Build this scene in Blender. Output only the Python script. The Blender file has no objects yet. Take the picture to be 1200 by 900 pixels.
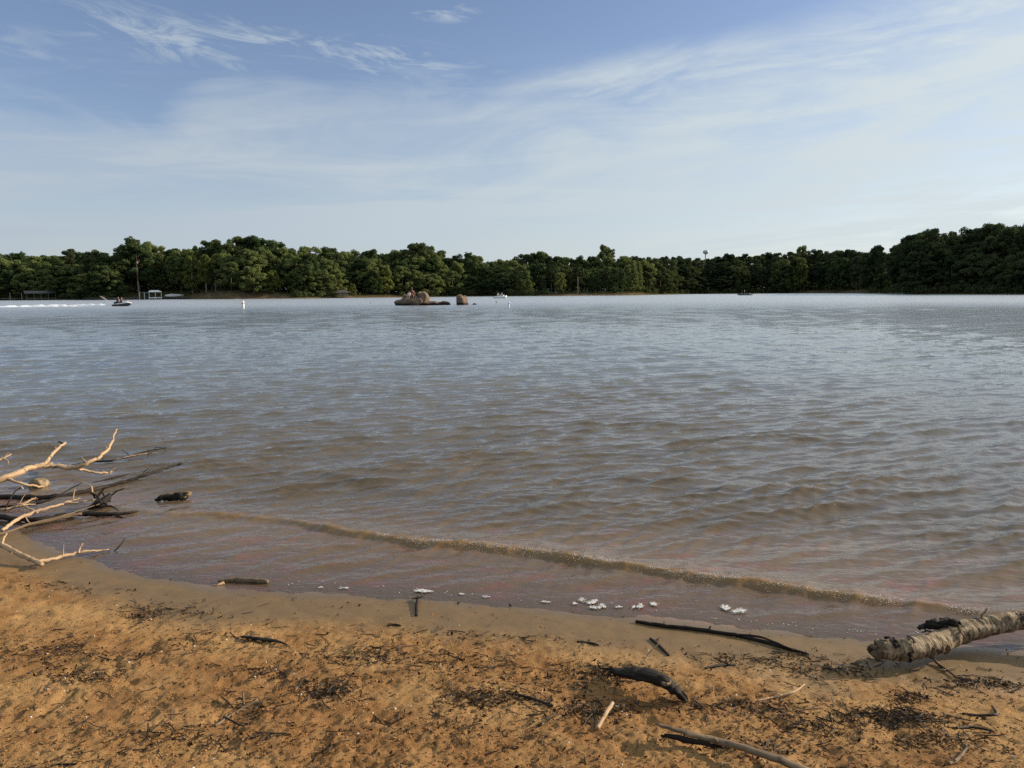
import bpy, math, random
import numpy as np
from mathutils import Vector, Matrix
R = math.radians
random.seed(7)
rng = np.random.default_rng(11)
scene = bpy.context.scene
COL = scene.collection

# ------------------------------------------------------------------ camera
CAMZ = 1.85; F = 865.0; PITCH = math.atan(107 / F); ROLL = R(-0.43)
cam = bpy.data.cameras.new('camera'); cam.sensor_width = 36.0; cam.lens = 36.0 * F / 1200
cam.clip_start = 0.05; cam.clip_end = 6000
camo = bpy.data.objects.new('camera', cam); COL.objects.link(camo)
camo.matrix_world = Matrix.Translation((0, 0, CAMZ)) @ Matrix.Rotation(R(90) - PITCH, 4, 'X') @ Matrix.Rotation(ROLL, 4, 'Z')
scene.camera = camo
M3 = camo.matrix_world.to_3x3()
def ray(px, py):
    return (M3 @ Vector(((px - 600) / F, (450 - py) / F, -1))).normalized()
def PZ(px, py, z=0.0):
    d = ray(px, py); t = (z - CAMZ) / d.z
    return Vector((d.x * t, d.y * t, z))
def DIST(px, py, dist):                      # point on the sight line at that horizontal distance
    d = ray(px, py); t = dist / math.hypot(d.x, d.y)
    return Vector((d.x * t, d.y * t, CAMZ + d.z * t))
def azim(px, py=343):
    d = ray(px, py); return math.atan2(d.x, d.y)

# ------------------------------------------------------------------ noise
def _h(ix, iy, seed):
    n = (ix.astype(np.int64) * 374761393 + iy.astype(np.int64) * 668265263 + seed * 974634777) & 0xffffffff
    n = ((n ^ (n >> 13)) * 1274126177) & 0xffffffff
    n = n ^ (n >> 16)
    return (n & 0xffff) / 65535.0
def vn(x, y, seed=0):
    x = np.asarray(x, float); y = np.asarray(y, float)
    ix = np.floor(x); iy = np.floor(y); fx = x - ix; fy = y - iy
    ux = fx * fx * fx * (fx * (fx * 6 - 15) + 10); uy = fy * fy * fy * (fy * (fy * 6 - 15) + 10)
    a = _h(ix, iy, seed); b = _h(ix + 1, iy, seed); c = _h(ix, iy + 1, seed); d = _h(ix + 1, iy + 1, seed)
    return (a + (b - a) * ux) * (1 - uy) + (c + (d - c) * ux) * uy
def fbm(x, y, seed=0, o=4, g=.5):
    s = 0; a = 1; t = 0
    for i in range(o):
        s = s + a * vn(x * 2 ** i + 13.7 * i, y * 2 ** i - 7.1 * i, seed + i); t += a; a *= g
    return s / t
def sstep(a, b, x):
    t = np.clip((np.asarray(x, float) - a) / (b - a), 0, 1); return t * t * (3 - 2 * t)

# ------------------------------------------------------------------ shore lines
SH = [(-260, 585), (-90, 600), (0, 614), (100, 648), (180, 674), (260, 684), (350, 690), (500, 697), (600, 705), (700, 713), (770, 718), (850, 728), (930, 737), (1000, 744), (1090, 748), (1200, 757), (1330, 768), (1500, 785)]
_sh = [PZ(a, b) for a, b in SH]
SHX = np.array([-60] + [p.x for p in _sh] + [60]); SHY = np.array([_sh[0].y + 8] + [p.y for p in _sh] + [_sh[-1].y - 6])
BO = [(60, 585), (190, 603), (300, 604), (430, 630), (560, 644), (700, 661), (850, 684), (1000, 703), (1140, 718), (1250, 726)]
_bo = [PZ(a, b) for a, b in BO]
BOX = np.array([p.x for p in _bo]); BOY = np.array([p.y for p in _bo])
BOA = np.array([.012, .016, .020, .031, .036, .034, .033, .029, .015, .0])
def smooth_interp(x, X, Y):
    w = .10
    return (np.interp(x, X, Y) * 2 + np.interp(x - w, X, Y) + np.interp(x + w, X, Y)) / 4
def bore_y(x): return sum(np.interp(x + d_, BOX, BOY) for d_ in (-.3, -.2, -.1, 0, .1, .2, .3)) / 7
def tshore(x, y):                            # metres inland of the waterline
    return (smooth_interp(x, SHX, SHY) - y) * .93
FARS = [(-900, 330), (-300, 430), (0, 450), (70, 430), (120, 380), (200, 390), (260, 350), (350, 345), (420, 360), (480, 380), (560, 400), (640, 385), (740, 400), (765, 470), (800, 520), (900, 560), (960, 540), (1010, 470), (1060, 330), (1200, 300), (1500, 240), (2100, 200)]
FA = np.array([azim(a) for a, b in FARS]); FR = np.array([b for a, b in FARS], float)
def Rshore(az):
    k = .012
    return (np.interp(az, FA, FR) * 2 + np.interp(az - k, FA, FR) + np.interp(az + k, FA, FR)) / 4 + 5 * (fbm(np.asarray(az) * 40, np.asarray(az) * 0 + 3.3, 5, 3) - .5)
def base_h(x, y):
    x = np.asarray(x, float); y = np.asarray(y, float)
    t = tshore(x, y)
    inland = .035 * np.clip(t, 0, .5) + .075 * np.clip(t - .5, 0, 3.5) + .03 * np.clip(t - 4, 0, 30)
    under = -.075 * np.clip(-t, 0, 2.5) - .05 * np.clip(-t - 2.5, 0, 40)
    near = inland + under
    r = np.hypot(x, y); az = np.arctan2(x, y)
    d = r - Rshore(az)
    far = np.where(d < 0, .12 * d, 1.3 * (1 - np.exp(-np.clip(d, 0, 1e4) / 4)) + .035 * np.clip(d - 4, 0, 120) + .01 * np.clip(d - 124, 0, 500))
    far = np.maximum(far, -3)
    hill = 2.6 * np.exp(-((az - azim(280)) / .055) ** 2) * sstep(1, 11, d)      # grassy knoll on the left shore
    hill = hill + 3.2 * np.exp(-((az - azim(185)) / .07) ** 2) * sstep(10, 50, d)
    far = far + hill
    wfar = sstep(60, 120, r)
    front = y > 0
    wfar = np.where(front, wfar, 0)
    return near * (1 - wfar) + np.where(front, far, near) * wfar
def detail_h(x, y):
    t = tshore(x, y); r = np.hypot(x, y)
    dry = sstep(.28, .75, t + .25 * (fbm(x * 2.2, y * 2.2, 31, 3) - .5)); wet = sstep(-.5, .1, t)
    lump = fbm(x * 5, y * 5, 40, 3) - .5
    mid = fbm(x * 17, y * 17, 41, 3) - .5
    fine = fbm(x * 60, y * 60, 44, 3) - .5
    pit = np.maximum(0, vn(x * 9 + 3, y * 9, 47) - .72) * -.055
    h = dry * (.015 * lump + .008 * mid + .019 * fine + pit) + wet * (.0035 * lump + .0016 * mid)
    return h * (1 - sstep(8, 14, r))
def gh(x, y): return base_h(x, y) + detail_h(x, y)
def ghs(x, y): return float(gh(np.array([x]), np.array([y]))[0])
def G(px, py, up=0.0):                       # where a sight line meets the sand (or the water), raised by up
    p = PZ(px, py, 0.0)
    for _ in range(6):
        z = max(float(base_h(np.array([p.x]), np.array([p.y]))[0]), 0.0) + up
        p = PZ(px, py, z)
    z = max(ghs(p.x, p.y), 0.0) + up
    return PZ(px, py, z)

# ------------------------------------------------------------------ objects
def tag(o, label=None, cat=None, group=None, kind=None):
    if label: o['label'] = label
    if cat: o['category'] = cat
    if group: o['group'] = group
    if kind: o['kind'] = kind
    return o
def link(name, me, mat=None, parent=None):
    o = bpy.data.objects.new(name, me); COL.objects.link(o)
    if mat is not None and len(me.materials) == 0:
        for m in (mat if isinstance(mat, (list, tuple)) else [mat]): me.materials.append(m)
    if parent: o.parent = parent
    return o
def empty(name, loc, rz=0.0, label=None, cat=None, group=None):
    o = bpy.data.objects.new(name, None); COL.objects.link(o)
    o.location = loc; o.rotation_euler = (0, 0, rz); o.empty_display_size = .1
    return tag(o, label, cat, group)
def npmesh(name, V, Fq, smooth=True, uv=None):
    """V (n,3); Fq (m,k) with one polygon size, or list of such arrays"""
    V = np.asarray(V, np.float32)
    if not isinstance(Fq, list): Fq = [Fq]
    Fq = [np.asarray(f, np.int32) for f in Fq if len(f)]
    loops = np.concatenate([f.ravel() for f in Fq]); sizes = np.concatenate([np.full(len(f), f.shape[1], np.int32) for f in Fq])
    starts = np.concatenate([[0], np.cumsum(sizes)[:-1]]).astype(np.int32)
    me = bpy.data.meshes.new(name)
    me.vertices.add(len(V)); me.vertices.foreach_set('co', V.ravel())
    me.loops.add(len(loops)); me.loops.foreach_set('vertex_index', loops)
    me.polygons.add(len(sizes)); me.polygons.foreach_set('loop_start', starts)
    me.polygons.foreach_set('use_smooth', np.full(len(sizes), smooth, bool))
    me.update(calc_edges=True)
    if uv is not None:
        l = me.uv_layers.new(name='UVMap'); l.data.foreach_set('uv', np.asarray(uv, np.float32)[loops].ravel())
    return me
def vattr(me, name, arr):
    a = me.attributes.new(name, 'FLOAT', 'POINT'); a.data.foreach_set('value', np.asarray(arr, np.float32))
class MB:
    def __init__(s): s.v = []; s.f = []
    def add(s, V, Fs):
        b = len(s.v); s.v += [tuple(p) for p in V]; s.f += [tuple(i + b for i in f) for f in Fs]
    def box(s, c, d, rz=0, ry=0, rx=0, taper=1.0):
        m = Matrix.Translation(c) @ Matrix.Rotation(rz, 4, 'Z') @ Matrix.Rotation(ry, 4, 'Y') @ Matrix.Rotation(rx, 4, 'X')
        V = []
        for z in (-.5, .5):
            k = taper if z > 0 else 1
            for x, y in ((-.5, -.5), (.5, -.5), (.5, .5), (-.5, .5)): V.append(m @ Vector((x * d[0] * k, y * d[1] * k, z * d[2])))
        s.add(V, [(0, 3, 2, 1), (4, 5, 6, 7), (0, 1, 5, 4), (1, 2, 6, 5), (2, 3, 7, 6), (3, 0, 4, 7)])
    def cyl(s, a, b, r0, r1=None, n=10):
        r1 = r0 if r1 is None else r1
        a = Vector(a); b = Vector(b); q = (b - a).to_track_quat('Z', 'Y')
        V = []
        for p, r in ((a, r0), (b, r1)):
            for i in range(n):
                t = 2 * math.pi * i / n; V.append(p + q @ Vector((r * math.cos(t), r * math.sin(t), 0)))
        s.add(V, [tuple(range(n))[::-1], tuple(range(n, 2 * n))] + [(i, (i + 1) % n, n + (i + 1) % n, n + i) for i in range(n)])
    def loft(s, secs):
        n = len(secs[0]); V = [p for sec in secs for p in sec]; Fs = [tuple(range(n))[::-1], tuple(range((len(secs) - 1) * n, len(secs) * n))]
        for k in range(len(secs) - 1):
            for i in range(n): Fs.append((k * n + i, k * n + (i + 1) % n, (k + 1) * n + (i + 1) % n, (k + 1) * n + i))
        s.add(V, Fs)
    def build(s, name, mat, parent=None, smooth=False):
        me = bpy.data.meshes.new(name); me.from_pydata(s.v, [], s.f); me.update()
        me.polygons.foreach_set('use_smooth', np.full(len(me.polygons), smooth, bool))
        return link(name, me, mat, parent)

# ------------------------------------------------------------------ materials
class NT:
    def __init__(s, name):
        s.m = bpy.data.materials.new(name); s.m.use_nodes = True; s.t = s.m.node_tree; s.t.nodes.clear()
        s.out = s.t.nodes.new('ShaderNodeOutputMaterial')
    def n(s, typ, ins=None, **kw):
        nd = s.t.nodes.new('ShaderNode' + typ)
        for k, v in kw.items(): setattr(nd, k, v)
        for k, v in (ins or {}).items():
            s.set(nd, k, v)
        return nd
    def set(s, nd, k, v):
        i = nd.inputs[k]
        if hasattr(v, 'is_output') or isinstance(v, bpy.types.NodeSocket): s.t.links.new(v, i)
        elif isinstance(v, (tuple, list)) and len(v) == 3 and i.type == 'RGBA': i.default_value = (*v, 1)
        else: i.default_value = v
    def noise(s, vec, scale, detail=4, rough=.55, dist=0.0):
        return s.n('TexNoise', {'Vector': vec, 'Scale': scale, 'Detail': detail, 'Roughness': rough, 'Distortion': dist}).outputs['Fac']
    def map(s, vec, scale=(1, 1, 1), rot=(0, 0, 0), loc=(0, 0, 0)):
        return s.n('Mapping', {'Vector': vec, 'Scale': scale, 'Rotation': rot, 'Location': loc}).outputs[0]
    def ramp(s, fac, stops):
        nd = s.n('ValToRGB', {'Fac': fac}); e = nd.color_ramp.elements
        while len(e) < len(stops): e.new(.5)
        for k, (p, c) in enumerate(stops):
            e[k].position = p; e[k].color = (*c, 1) if len(c) == 3 else c
        return nd.outputs['Color']
    def math(s, op, a, b=0.0, c=None):
        ins = {0: a, 1: b}
        if c is not None: ins[2] = c
        return s.n('Math', ins, operation=op).outputs[0]
    def mix(s, fac, a, b):
        nd = s.n('Mix', data_type='RGBA'); s.set(nd, 0, fac); s.set(nd, 6, a); s.set(nd, 7, b); return nd.outputs[2]
    def rng(s, v, a, b, c=0.0, d=1.0):
        return s.n('MapRange', {0: v, 1: a, 2: b, 3: c, 4: d}, interpolation_type='SMOOTHSTEP').outputs[0]
    def attr(s, name): return s.n('Attribute', attribute_name=name).outputs['Fac']
    def pos(s): return s.n('NewGeometry').outputs['Position']
    def obj(s): return s.n('TexCoord').outputs['Object']
    def bump(s, h, strength=.5, dist=.01, normal=None):
        ins = {'Height': h, 'Strength': strength, 'Distance': dist}
        if normal is not None: ins['Normal'] = normal
        return s.n('Bump', ins).outputs[0]
    def bsdf(s, **kw):
        b = s.n('BsdfPrincipled'); 
        for k, v in kw.items(): s.set(b, {'base': 'Base Color', 'rough': 'Roughness', 'normal': 'Normal', 'spec': 'Specular IOR Level', 'metal': 'Metallic'}[k], v)
        return b.outputs[0]
    def done(s, sh): s.t.links.new(sh, s.out.inputs['Surface']); return s.m

def plain(name, c, rough=.6, var=.25, scale=6.0, spec=.4):
    n = NT(name); v = n.noise(n.obj(), scale, 4)
    d = tuple(x * (1 - var) for x in c); l = tuple(min(1, x * (1 + var)) for x in c)
    return n.done(n.bsdf(base=n.ramp(v, [(.3, d), (.7, l)]), rough=rough, spec=spec, normal=n.bump(v, .3, .01)))

def m_ground():
    n = NT('sand_and_soil'); p = n.pos()
    wet = n.attr('wet'); farz = n.attr('far'); bank = n.attr('bank'); sub = n.attr('sub')
    big = n.noise(p, 1.6, 4); mid = n.noise(p, 9, 5, .6); fine = n.noise(p, 90, 4, .7); grain = n.noise(p, 420, 2, .8)
    dry = n.ramp(mid, [(.25, (.172, .083, .029)), (.5, (.288, .147, .054)), (.75, (.405, .235, .096))])
    dry = n.mix(n.rng(big, .42, .62, 0, .6), dry, (.47, .285, .118))
    dry = n.mix(n.rng(fine, .56, .66, 0, .6), dry, (.105, .052, .022))
    dry = n.mix(n.rng(n.noise(p, 210, 3, .7), .58, .66, 0, .65), dry, (.07, .04, .02))
    dry = n.mix(n.rng(n.noise(p, 33, 4, .7), .60, .70, 0, .35), dry, (.20, .075, .03))
    dry = n.mix(n.rng(grain, .66, .74, 0, .6), dry, (.60, .48, .32))
    dry = n.mix(n.rng(grain, .36, .28, 0, .7), dry, (.09, .05, .025))
    organic = n.noise(n.map(p, (1, 2.2, 1), (0, 0, R(-12))), 2.3, 5, .65)
    dry = n.mix(n.math('MULTIPLY', n.rng(organic, .54, .68), n.rng(fine, .42, .58, .0, .5)), dry, (.07, .045, .025))
    wetc = n.ramp(mid, [(.25, (.128, .076, .027)), (.75, (.190, .115, .043))])
    wetc = n.mix(n.rng(fine, .62, .70, 0, .4), wetc, (.05, .035, .02))
    soak = n.attr('soak'); wetc = n.mix(soak, wetc, (.130, .081, .034)); c = n.mix(wet, dry, wetc)
    subc = n.ramp(n.noise(n.map(p, (1, 1.6, 1)), 5, 5, .7), [(.3, (.30, .20, .12)), (.5, (.44, .26, .165)), (.62, (.58, .20, .15)), (.75, (.38, .25, .16))])
    c = n.mix(sub, c, subc)
    g1 = n.noise(p, .15, 5, .6)
    grass = n.ramp(g1, [(.3, (.030, .040, .012)), (.7, (.075, .085, .03))])
    bankc = n.ramp(n.noise(p, .4, 5, .6), [(.3, (.10, .062, .036)), (.7, (.24, .165, .10))])
    fc = n.mix(bank, grass, bankc)
    c = n.mix(farz, c, fc)
    h = n.math('ADD', n.math('MULTIPLY', fine, .6), n.math('MULTIPLY', grain, .4))
    dryf = n.math('SUBTRACT', 1.0, wet)
    nb = n.bump(h, n.math('MULTIPLY_ADD', dryf, .8, .12), .012)
    rough = n.math('MULTIPLY_ADD', soak, -.34, n.math('MULTIPLY_ADD', wet, -.40, .95))
    return n.done(n.bsdf(base=c, rough=rough, normal=nb, spec=n.math('MULTIPLY_ADD', wet, .3, .12)))

def m_water():
    n = NT('lake_water'); p = n.pos()
    depth = n.attr('depth'); far = n.attr('far'); bore = n.attr('bore')
    cd = n.n('CameraData').outputs['View Distance'] if False else None
    r1 = n.noise(n.map(p, (.8, 1.9, 1), (0, 0, R(16))), 14, 2, .5)
    r2 = n.noise(n.map(p, (.8, 1.6, 1), (0, 0, R(-24))), 34, 2, .5)
    r3 = n.noise(n.map(p, (.5, 1.25, 1), (0, 0, R(9))), 3.2, 4, .6)
    r4 = n.noise(p, 75, 2, .6)
    b = n.bump(r2, .14, .009)
    b = n.bump(r1, .22, .022, b)
    b = n.bump(r4, n.math('MULTIPLY', bore, .35), .004, b)
    b = n.bump(r3, n.math('MULTIPLY', far, .30), .26, b)
    mud_and_light = n.ramp(n.noise(p, .9, 3), [(.3, (.073, .049, .025)), (.7, (.096, .064, .032))])
    red = n.rng(n.noise(n.map(p, (1, 1.7, 1), (0, 0, R(10))), 2.6, 5, .7), .50, .66)
    shal = n.mix(red, (.180, .118, .068), (.245, .108, .072))
    mud_and_light = n.mix(n.rng(depth, .15, .03), mud_and_light, shal)
    mud_and_light = n.mix(n.math('MULTIPLY', bore, .85), mud_and_light, (.26, .148, .050))  # glow of light through the wave, painted as amber body colour
    mud_and_light = n.mix(n.attr('off'), mud_and_light, (.124, .135, .138))  # offshore body greyed to stand in for brighter sky reflection
    dif = n.n('BsdfDiffuse', {'Color': mud_and_light, 'Normal': b}).outputs[0]
    tr = n.n('BsdfTransparent', {'Color': (.96, .92, .88)}).outputs[0]
    op = n.rng(depth, -.005, .10, .42, .97)
    body = n.n('MixShader', {0: op, 1: tr, 2: dif}).outputs[0]
    gl = n.n('BsdfGlossy', {'Roughness': n.math('MULTIPLY_ADD', n.attr('vfar'), .26, n.math('MULTIPLY_ADD', far, .06, .02)), 'Normal': b, 'Color': (1, 1, 1)}).outputs[0]
    fr = n.n('Fresnel', {'IOR': 1.33, 'Normal': b}).outputs[0]
    return n.done(n.n('MixShader', {0: fr, 1: body, 2: gl}).outputs[0])

def m_wood(name, dark, mid, light, rough=.75, spec=.25, along=9, around=26, bump=.5):
    n = NT(name); uv = n.n('TexCoord').outputs['UV']
    s = n.noise(n.map(uv, (around, along * .45, 1)), 1.0, 6, .65, .4)
    b = n.noise(n.obj(), 14, 4, .6)
    c = n.ramp(s, [(.28, dark), (.5, mid), (.72, light)])
    c = n.mix(n.rng(b, .56, .68, 0, .75), c, dark)
    return n.done(n.bsdf(base=c, rough=rough, spec=spec, normal=n.bump(s, bump, .006)))

def m_bark_log():
    n = NT('peeling_bark'); uv = n.n('TexCoord').outputs['UV']
    ring = n.noise(n.map(uv, (2.6, 46, 1)), 1.0, 7, .72, .6)
    patch = n.noise(n.map(uv, (3.0, 9, 1)), 1.0, 6, .7, .5)
    c = n.ramp(ring, [(.36, (.045, .033, .022)), (.43, (.15, .105, .065)), (.52, (.29, .215, .132)), (.66, (.47, .37, .245))])
    c = n.mix(n.rng(patch, .56, .60, 0, .95), c, (.04, .03, .022))
    c = n.mix(n.rng(n.noise(n.obj(), 45, 4), .58, .7, 0, .6), c, (.10, .075, .05))
    h = n.math('ADD', ring, n.math('MULTIPLY', n.rng(patch, .5, .6), -.8))
    return n.done(n.bsdf(base=c, rough=.85, spec=.15, normal=n.bump(h, .8, .012)))

def m_leaf(name, a, b, trans=.25):
    n = NT(name); r = n.n('ObjectInfo').outputs['Random']
    v = n.noise(n.obj(), .35, 3)
    k = n.math('MULTIPLY_ADD', r, 1.0, n.math('MULTIPLY_ADD', v, .9, -.45))
    c = n.ramp(k, [(.15, a), (.85, b)])
    d = n.n('BsdfDiffuse', {'Color': c}).outputs[0]; t = n.n('BsdfTranslucent', {'Color': c}).outputs[0]
    return n.done(n.n('MixShader', {0: trans, 1: d, 2: t}).outputs[0])
def m_rock(name, a, b, scale=2.0):
    n = NT(name); p = n.obj(); v = n.noise(p, scale, 7, .62, .3); w = n.noise(p, scale * 5, 4)
    c = n.mix(n.rng(w, .58, .7, 0, .6), n.ramp(v, [(.3, a), (.7, b)]), tuple(x * .4 for x in a))
    z = n.n('SeparateXYZ', {0: n.pos()}).outputs[2]
    c = n.mix(n.rng(n.math('ADD', z, n.math('MULTIPLY', v, .5)), .75, .45), c, tuple(x * .16 for x in a))   # waterline stain
    return n.done(n.bsdf(base=c, rough=.9, spec=.2, normal=n.bump(v, .8, .1)))
def m_foam():
    n = NT('foam_white'); v = n.noise(n.pos(), 60, 4)
    return n.done(n.bsdf(base=n.ramp(v, [(.3, (.44, .42, .39)), (.7, (.66, .64, .61))]), rough=.6, normal=n.bump(v, .6, .01)))
def m_wake():
    n = NT('wake_white'); v = n.noise(n.map(n.pos(), (.5, 1, 1)), 1.6, 5, .65)
    d = n.n('BsdfDiffuse', {'Color': (.88, .90, .92)}).outputs[0]; t = n.n('BsdfTransparent').outputs[0]
    return n.done(n.n('MixShader', {0: n.rng(v, .08, .32), 1: t, 2: d}).outputs[0])

MT = dict(
    ground=m_ground(), water=m_water(), log=m_bark_log(), foam=m_foam(), wake=m_wake(),
    pale=m_wood('bleached_wood', (.11, .07, .04), (.42, .28, .16), (.62, .46, .29)),
    grey=m_wood('weathered_wood', (.045, .03, .018), (.16, .11, .065), (.28, .20, .12)),
    dark=m_wood('wet_dark_wood', (.008, .006, .005), (.026, .018, .013), (.06, .042, .028), .6, .2),
    black=m_wood('rotten_bark', (.006, .005, .004), (.016, .012, .009), (.045, .032, .022), .8, .2),
    core=m_wood('hollow_wood', (.02, .014, .01), (.12, .085, .05), (.30, .22, .13), .9, .1),
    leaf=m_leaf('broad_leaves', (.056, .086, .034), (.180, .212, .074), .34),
    lime=m_leaf('light_green_leaves', (.14, .165, .045), (.19, .21, .06), .35),  # paler yellow-green leaf tone for a few single trees
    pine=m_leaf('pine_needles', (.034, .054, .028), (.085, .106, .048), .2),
    shade=m_leaf('shade_toned_leaves', (.036, .056, .027), (.094, .114, .046), .25),  # darker leaf copy; shade of the backlit wood put into its colour
    trunk=plain('tree_bark', (.10, .075, .055), .9, .4, 1.0, .1),
    ptrunk=plain('pale_tree_bark', (.34, .26, .19), .9, .3, 1.0, .1),
    rock=m_rock('island_granite', (.085, .060, .042), (.23, .165, .115), 1.3),
    drock=m_rock('dark_stone', (.06, .045, .035), (.13, .10, .08), 1.5),
    stone=plain('tan_stone', (.22, .16, .09), .8, .5, 18),
    bulk=m_rock('bank_stone', (.04, .036, .03), (.10, .085, .07), .8),
    white=plain('white_paint', (.80, .80, .78), .4, .06), cream=plain('cream_wall', (.50, .44, .34), .7, .1),
    roof=plain('shingle_roof', (.075, .06, .058), .9, .25, 3), greyroof=plain('grey_wall', (.11, .105, .095), .8, .2, 1),
    wood=plain('dock_boards', (.20, .16, .115), .8, .3, 4), dgrey=plain('dark_plastic', (.02, .021, .023), .4, .3),
    red=plain('red_cloth', (.20, .06, .05), .8, .2), blue=plain('navy_cloth', (.02, .025, .05), .8, .2), wcloth=plain('white_cloth', (.74, .74, .75), .8, .1),
    skin=plain('skin', (.40, .22, .14), .6, .1), hair=plain('hair', (.025, .017, .012), .7, .3), glass=plain('tinted_glass', (.03, .04, .05), .1, .1),
    steel=plain('tank_steel', (.45, .50, .54), .5, .08, .2), hull=plain('hull_paint', (.045, .03, .03), .35, .2), silver=plain('grey_metal', (.35, .35, .35), .4, .1),
    flake=m_leaf('dead_leaf_bits', (.022, .013, .008), (.055, .033, .018), .0), bits=plain('twig_bits', (.05, .032, .02), .85, .6, 40),
    shell=plain('shell_flecks', (.66, .62, .55), .6, .2, 60), crumb=plain('soil_crumbs', (.30, .14, .048), .95, .4, 30),
)

# ------------------------------------------------------------------ ground sheet
def polar_sheet(thetas, radii):
    T, Rr = np.meshgrid(thetas, radii); X = Rr * np.sin(T); Y = Rr * np.cos(T)
    nr, nt = T.shape
    i = np.arange(nr - 1)[:, None] * nt + np.arange(nt - 1)[None, :]
    Fq = np.stack([i, i + 1, i + nt + 1, i + nt], -1).reshape(-1, 4)
    return X.ravel(), Y.ravel(), Fq, Rr.ravel()
def geo(a, b, q):
    n = int(math.log(b / a) / math.log(1 + q)) + 1
    return a * (b / a) ** (np.arange(n + 1) / n)
th = np.concatenate([np.linspace(-math.pi, -R(52), 50)[:-1], np.linspace(-R(52), R(52), 521), np.linspace(R(52), math.pi, 50)[1:]])
rr = np.concatenate([[.02, .4, .8, 1.2], geo(1.6, 9, .0038), geo(9, 240, .05)[1:], np.arange(244, 640, 4.0), geo(640, 3000, .08)])
X, Y, Fq, RR = polar_sheet(th, rr)
Z = gh(X, Y)
me = npmesh('ground', np.stack([X, Y, Z], 1), Fq)
tt = tshore(X, Y); nz = fbm(X * 2.2, Y * 2.2, 31, 3) - .5; nz2 = fbm(X * 7, Y * 7, 77, 3) - .5
vattr(me, 'wet', 1 - sstep(.36, .74, tt + .30 * nz + .12 * nz2))
vattr(me, 'soak', 1 - sstep(.03, .22, tt + .22 * nz + .05 * nz2))
vattr(me, 'sub', 1 - sstep(-.25, .12, tt + .25 * nz))
AZ = np.arctan2(X, Y); D = RR - Rshore(AZ)
vattr(me, 'far', np.where(Y > 0, sstep(60, 120, RR), 0))
def near_az(a, b, w=.006): return sstep(azim(a) - w, azim(a) + w, AZ) * (1 - sstep(azim(b) - w, azim(b) + w, AZ))
bank = near_az(222, 330) * (1 - sstep(7, 12, D)) * .5 + near_az(275, 470) * (1 - sstep(3.5, 5, D)) + near_az(630, 755) * (1 - sstep(3, 6, D)) + near_az(950, 1018) * (1 - sstep(14, 30, D)) + .25
vattr(me, 'bank', np.clip(bank, 0, 1) * (fbm(X * .4, Y * .4, 9, 3) * .9 + .4).clip(0, 1))
tag(link('ground', me, MT['ground']), 'orange sandy beach and the grassy banks across the lake', 'ground', None, 'structure')

# ------------------------------------------------------------------ water sheet
th = np.linspace(-R(50), R(50), 501)
rw = np.concatenate([geo(2.3, 110, .0036), geo(110, 620, .03)[1:]])
X, Y, Fq, RR = polar_sheet(th, rw)
gz = gh(X, Y); tt = tshore(X, Y)
hgt = np.zeros_like(X); dx = np.zeros_like(X); dy = np.zeros_like(X)
wr = np.random.default_rng(5)
damp = sstep(-.05, -1.5, tt) if False else sstep(.0, 2.2, -tt)
space = np.where(RR > 105, RR * .03, RR * .0036)
WARP = [(.5 * (fbm(X * .35 + 9 * i, Y * .35, 60 + i, 2) - .5), .5 * (fbm(X * .35, Y * .35 + 9 * i, 70 + i, 2) - .5)) for i in range(5)]
for i in range(86):
    lo, hi, sd, slope = ((.9, 2.3, .22, .016) if i < 15 else (.15, .52, .28, .038) if i < 60 else (.075, .16, .40, .040))
    L = math.exp(wr.uniform(math.log(lo), math.log(hi))); kdir = R(-62) + wr.normal(0, sd); k = 2 * math.pi / L
    kx = math.cos(kdir); ky = math.sin(kdir); a = slope / k; ph = wr.uniform(0, 6.28)
    wx = X + WARP[i % 5][0]; wy = Y + WARP[i % 5][1]
    sc_ = max(L, .3)
    env = .1 + 1.8 * vn(X * .22 / sc_ + 9.1 * i, Y * .35 / sc_ - 4.7 * i, 80 + i)
    fade = 1 - sstep(.22 * L, .45 * L, space)
    dm = damp if L > .9 else np.maximum(damp, .40 * sstep(0, .3, -tt))
    P = k * (kx * wx + ky * wy) + ph
    hgt += a * env * fade * dm * np.sin(P)
    q = a * env * fade * dm * np.cos(P); dx += kx * q; dy += ky * q
hgt += 4.0 * np.clip(hgt, -.05, .06) ** 2 - .001
yb = bore_y(X) + .10 * (fbm(X * 1.3, X * 0, 21, 3) - .5)
ab = np.interp(X, BOX, BOA, left=0, right=0) * (.78 + .44 * vn(X * 2.0, X * 0 + 5, 22))
s = Y - yb
prof = np.where(s < 0, np.exp(-(s / .055) ** 2), np.exp(-(s / .20) ** 2))
rip = (fbm(X * 20, Y * 26, 90, 3) - .5) * .020
hgt += ab * prof + rip * np.exp(-((s + .02) / .10) ** 2) * (ab / .04)
for k, (off, am) in enumerate(((.75, .017), (1.55, .018), (2.6, .02))):       # following swells
    yy = yb + off + .3 * (fbm(X * .7, X * 0 + k, 24 + k, 2) - .5) ; s2 = Y - yy
    hgt += am * np.where(s2 < 0, np.exp(-(s2 / .13) ** 2), np.exp(-(s2 / .3) ** 2)) * sstep(.38, .72, vn(X * .55 + 4 * k, X * 0, 26 + k)) * (1 - sstep(2.5, 4.5, np.abs(X)))
hgt += .0035
keep_v = gz < .09
far = sstep(12, 70, RR)
fv = keep_v[Fq].any(1)
Fk = Fq[fv]; used = np.unique(Fk); remap = -np.ones(len(X), np.int64); remap[used] = np.arange(len(used))
V = np.stack([X + dx, Y + dy, hgt], 1)[used]
me = npmesh('lake', V, remap[Fk])
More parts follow.
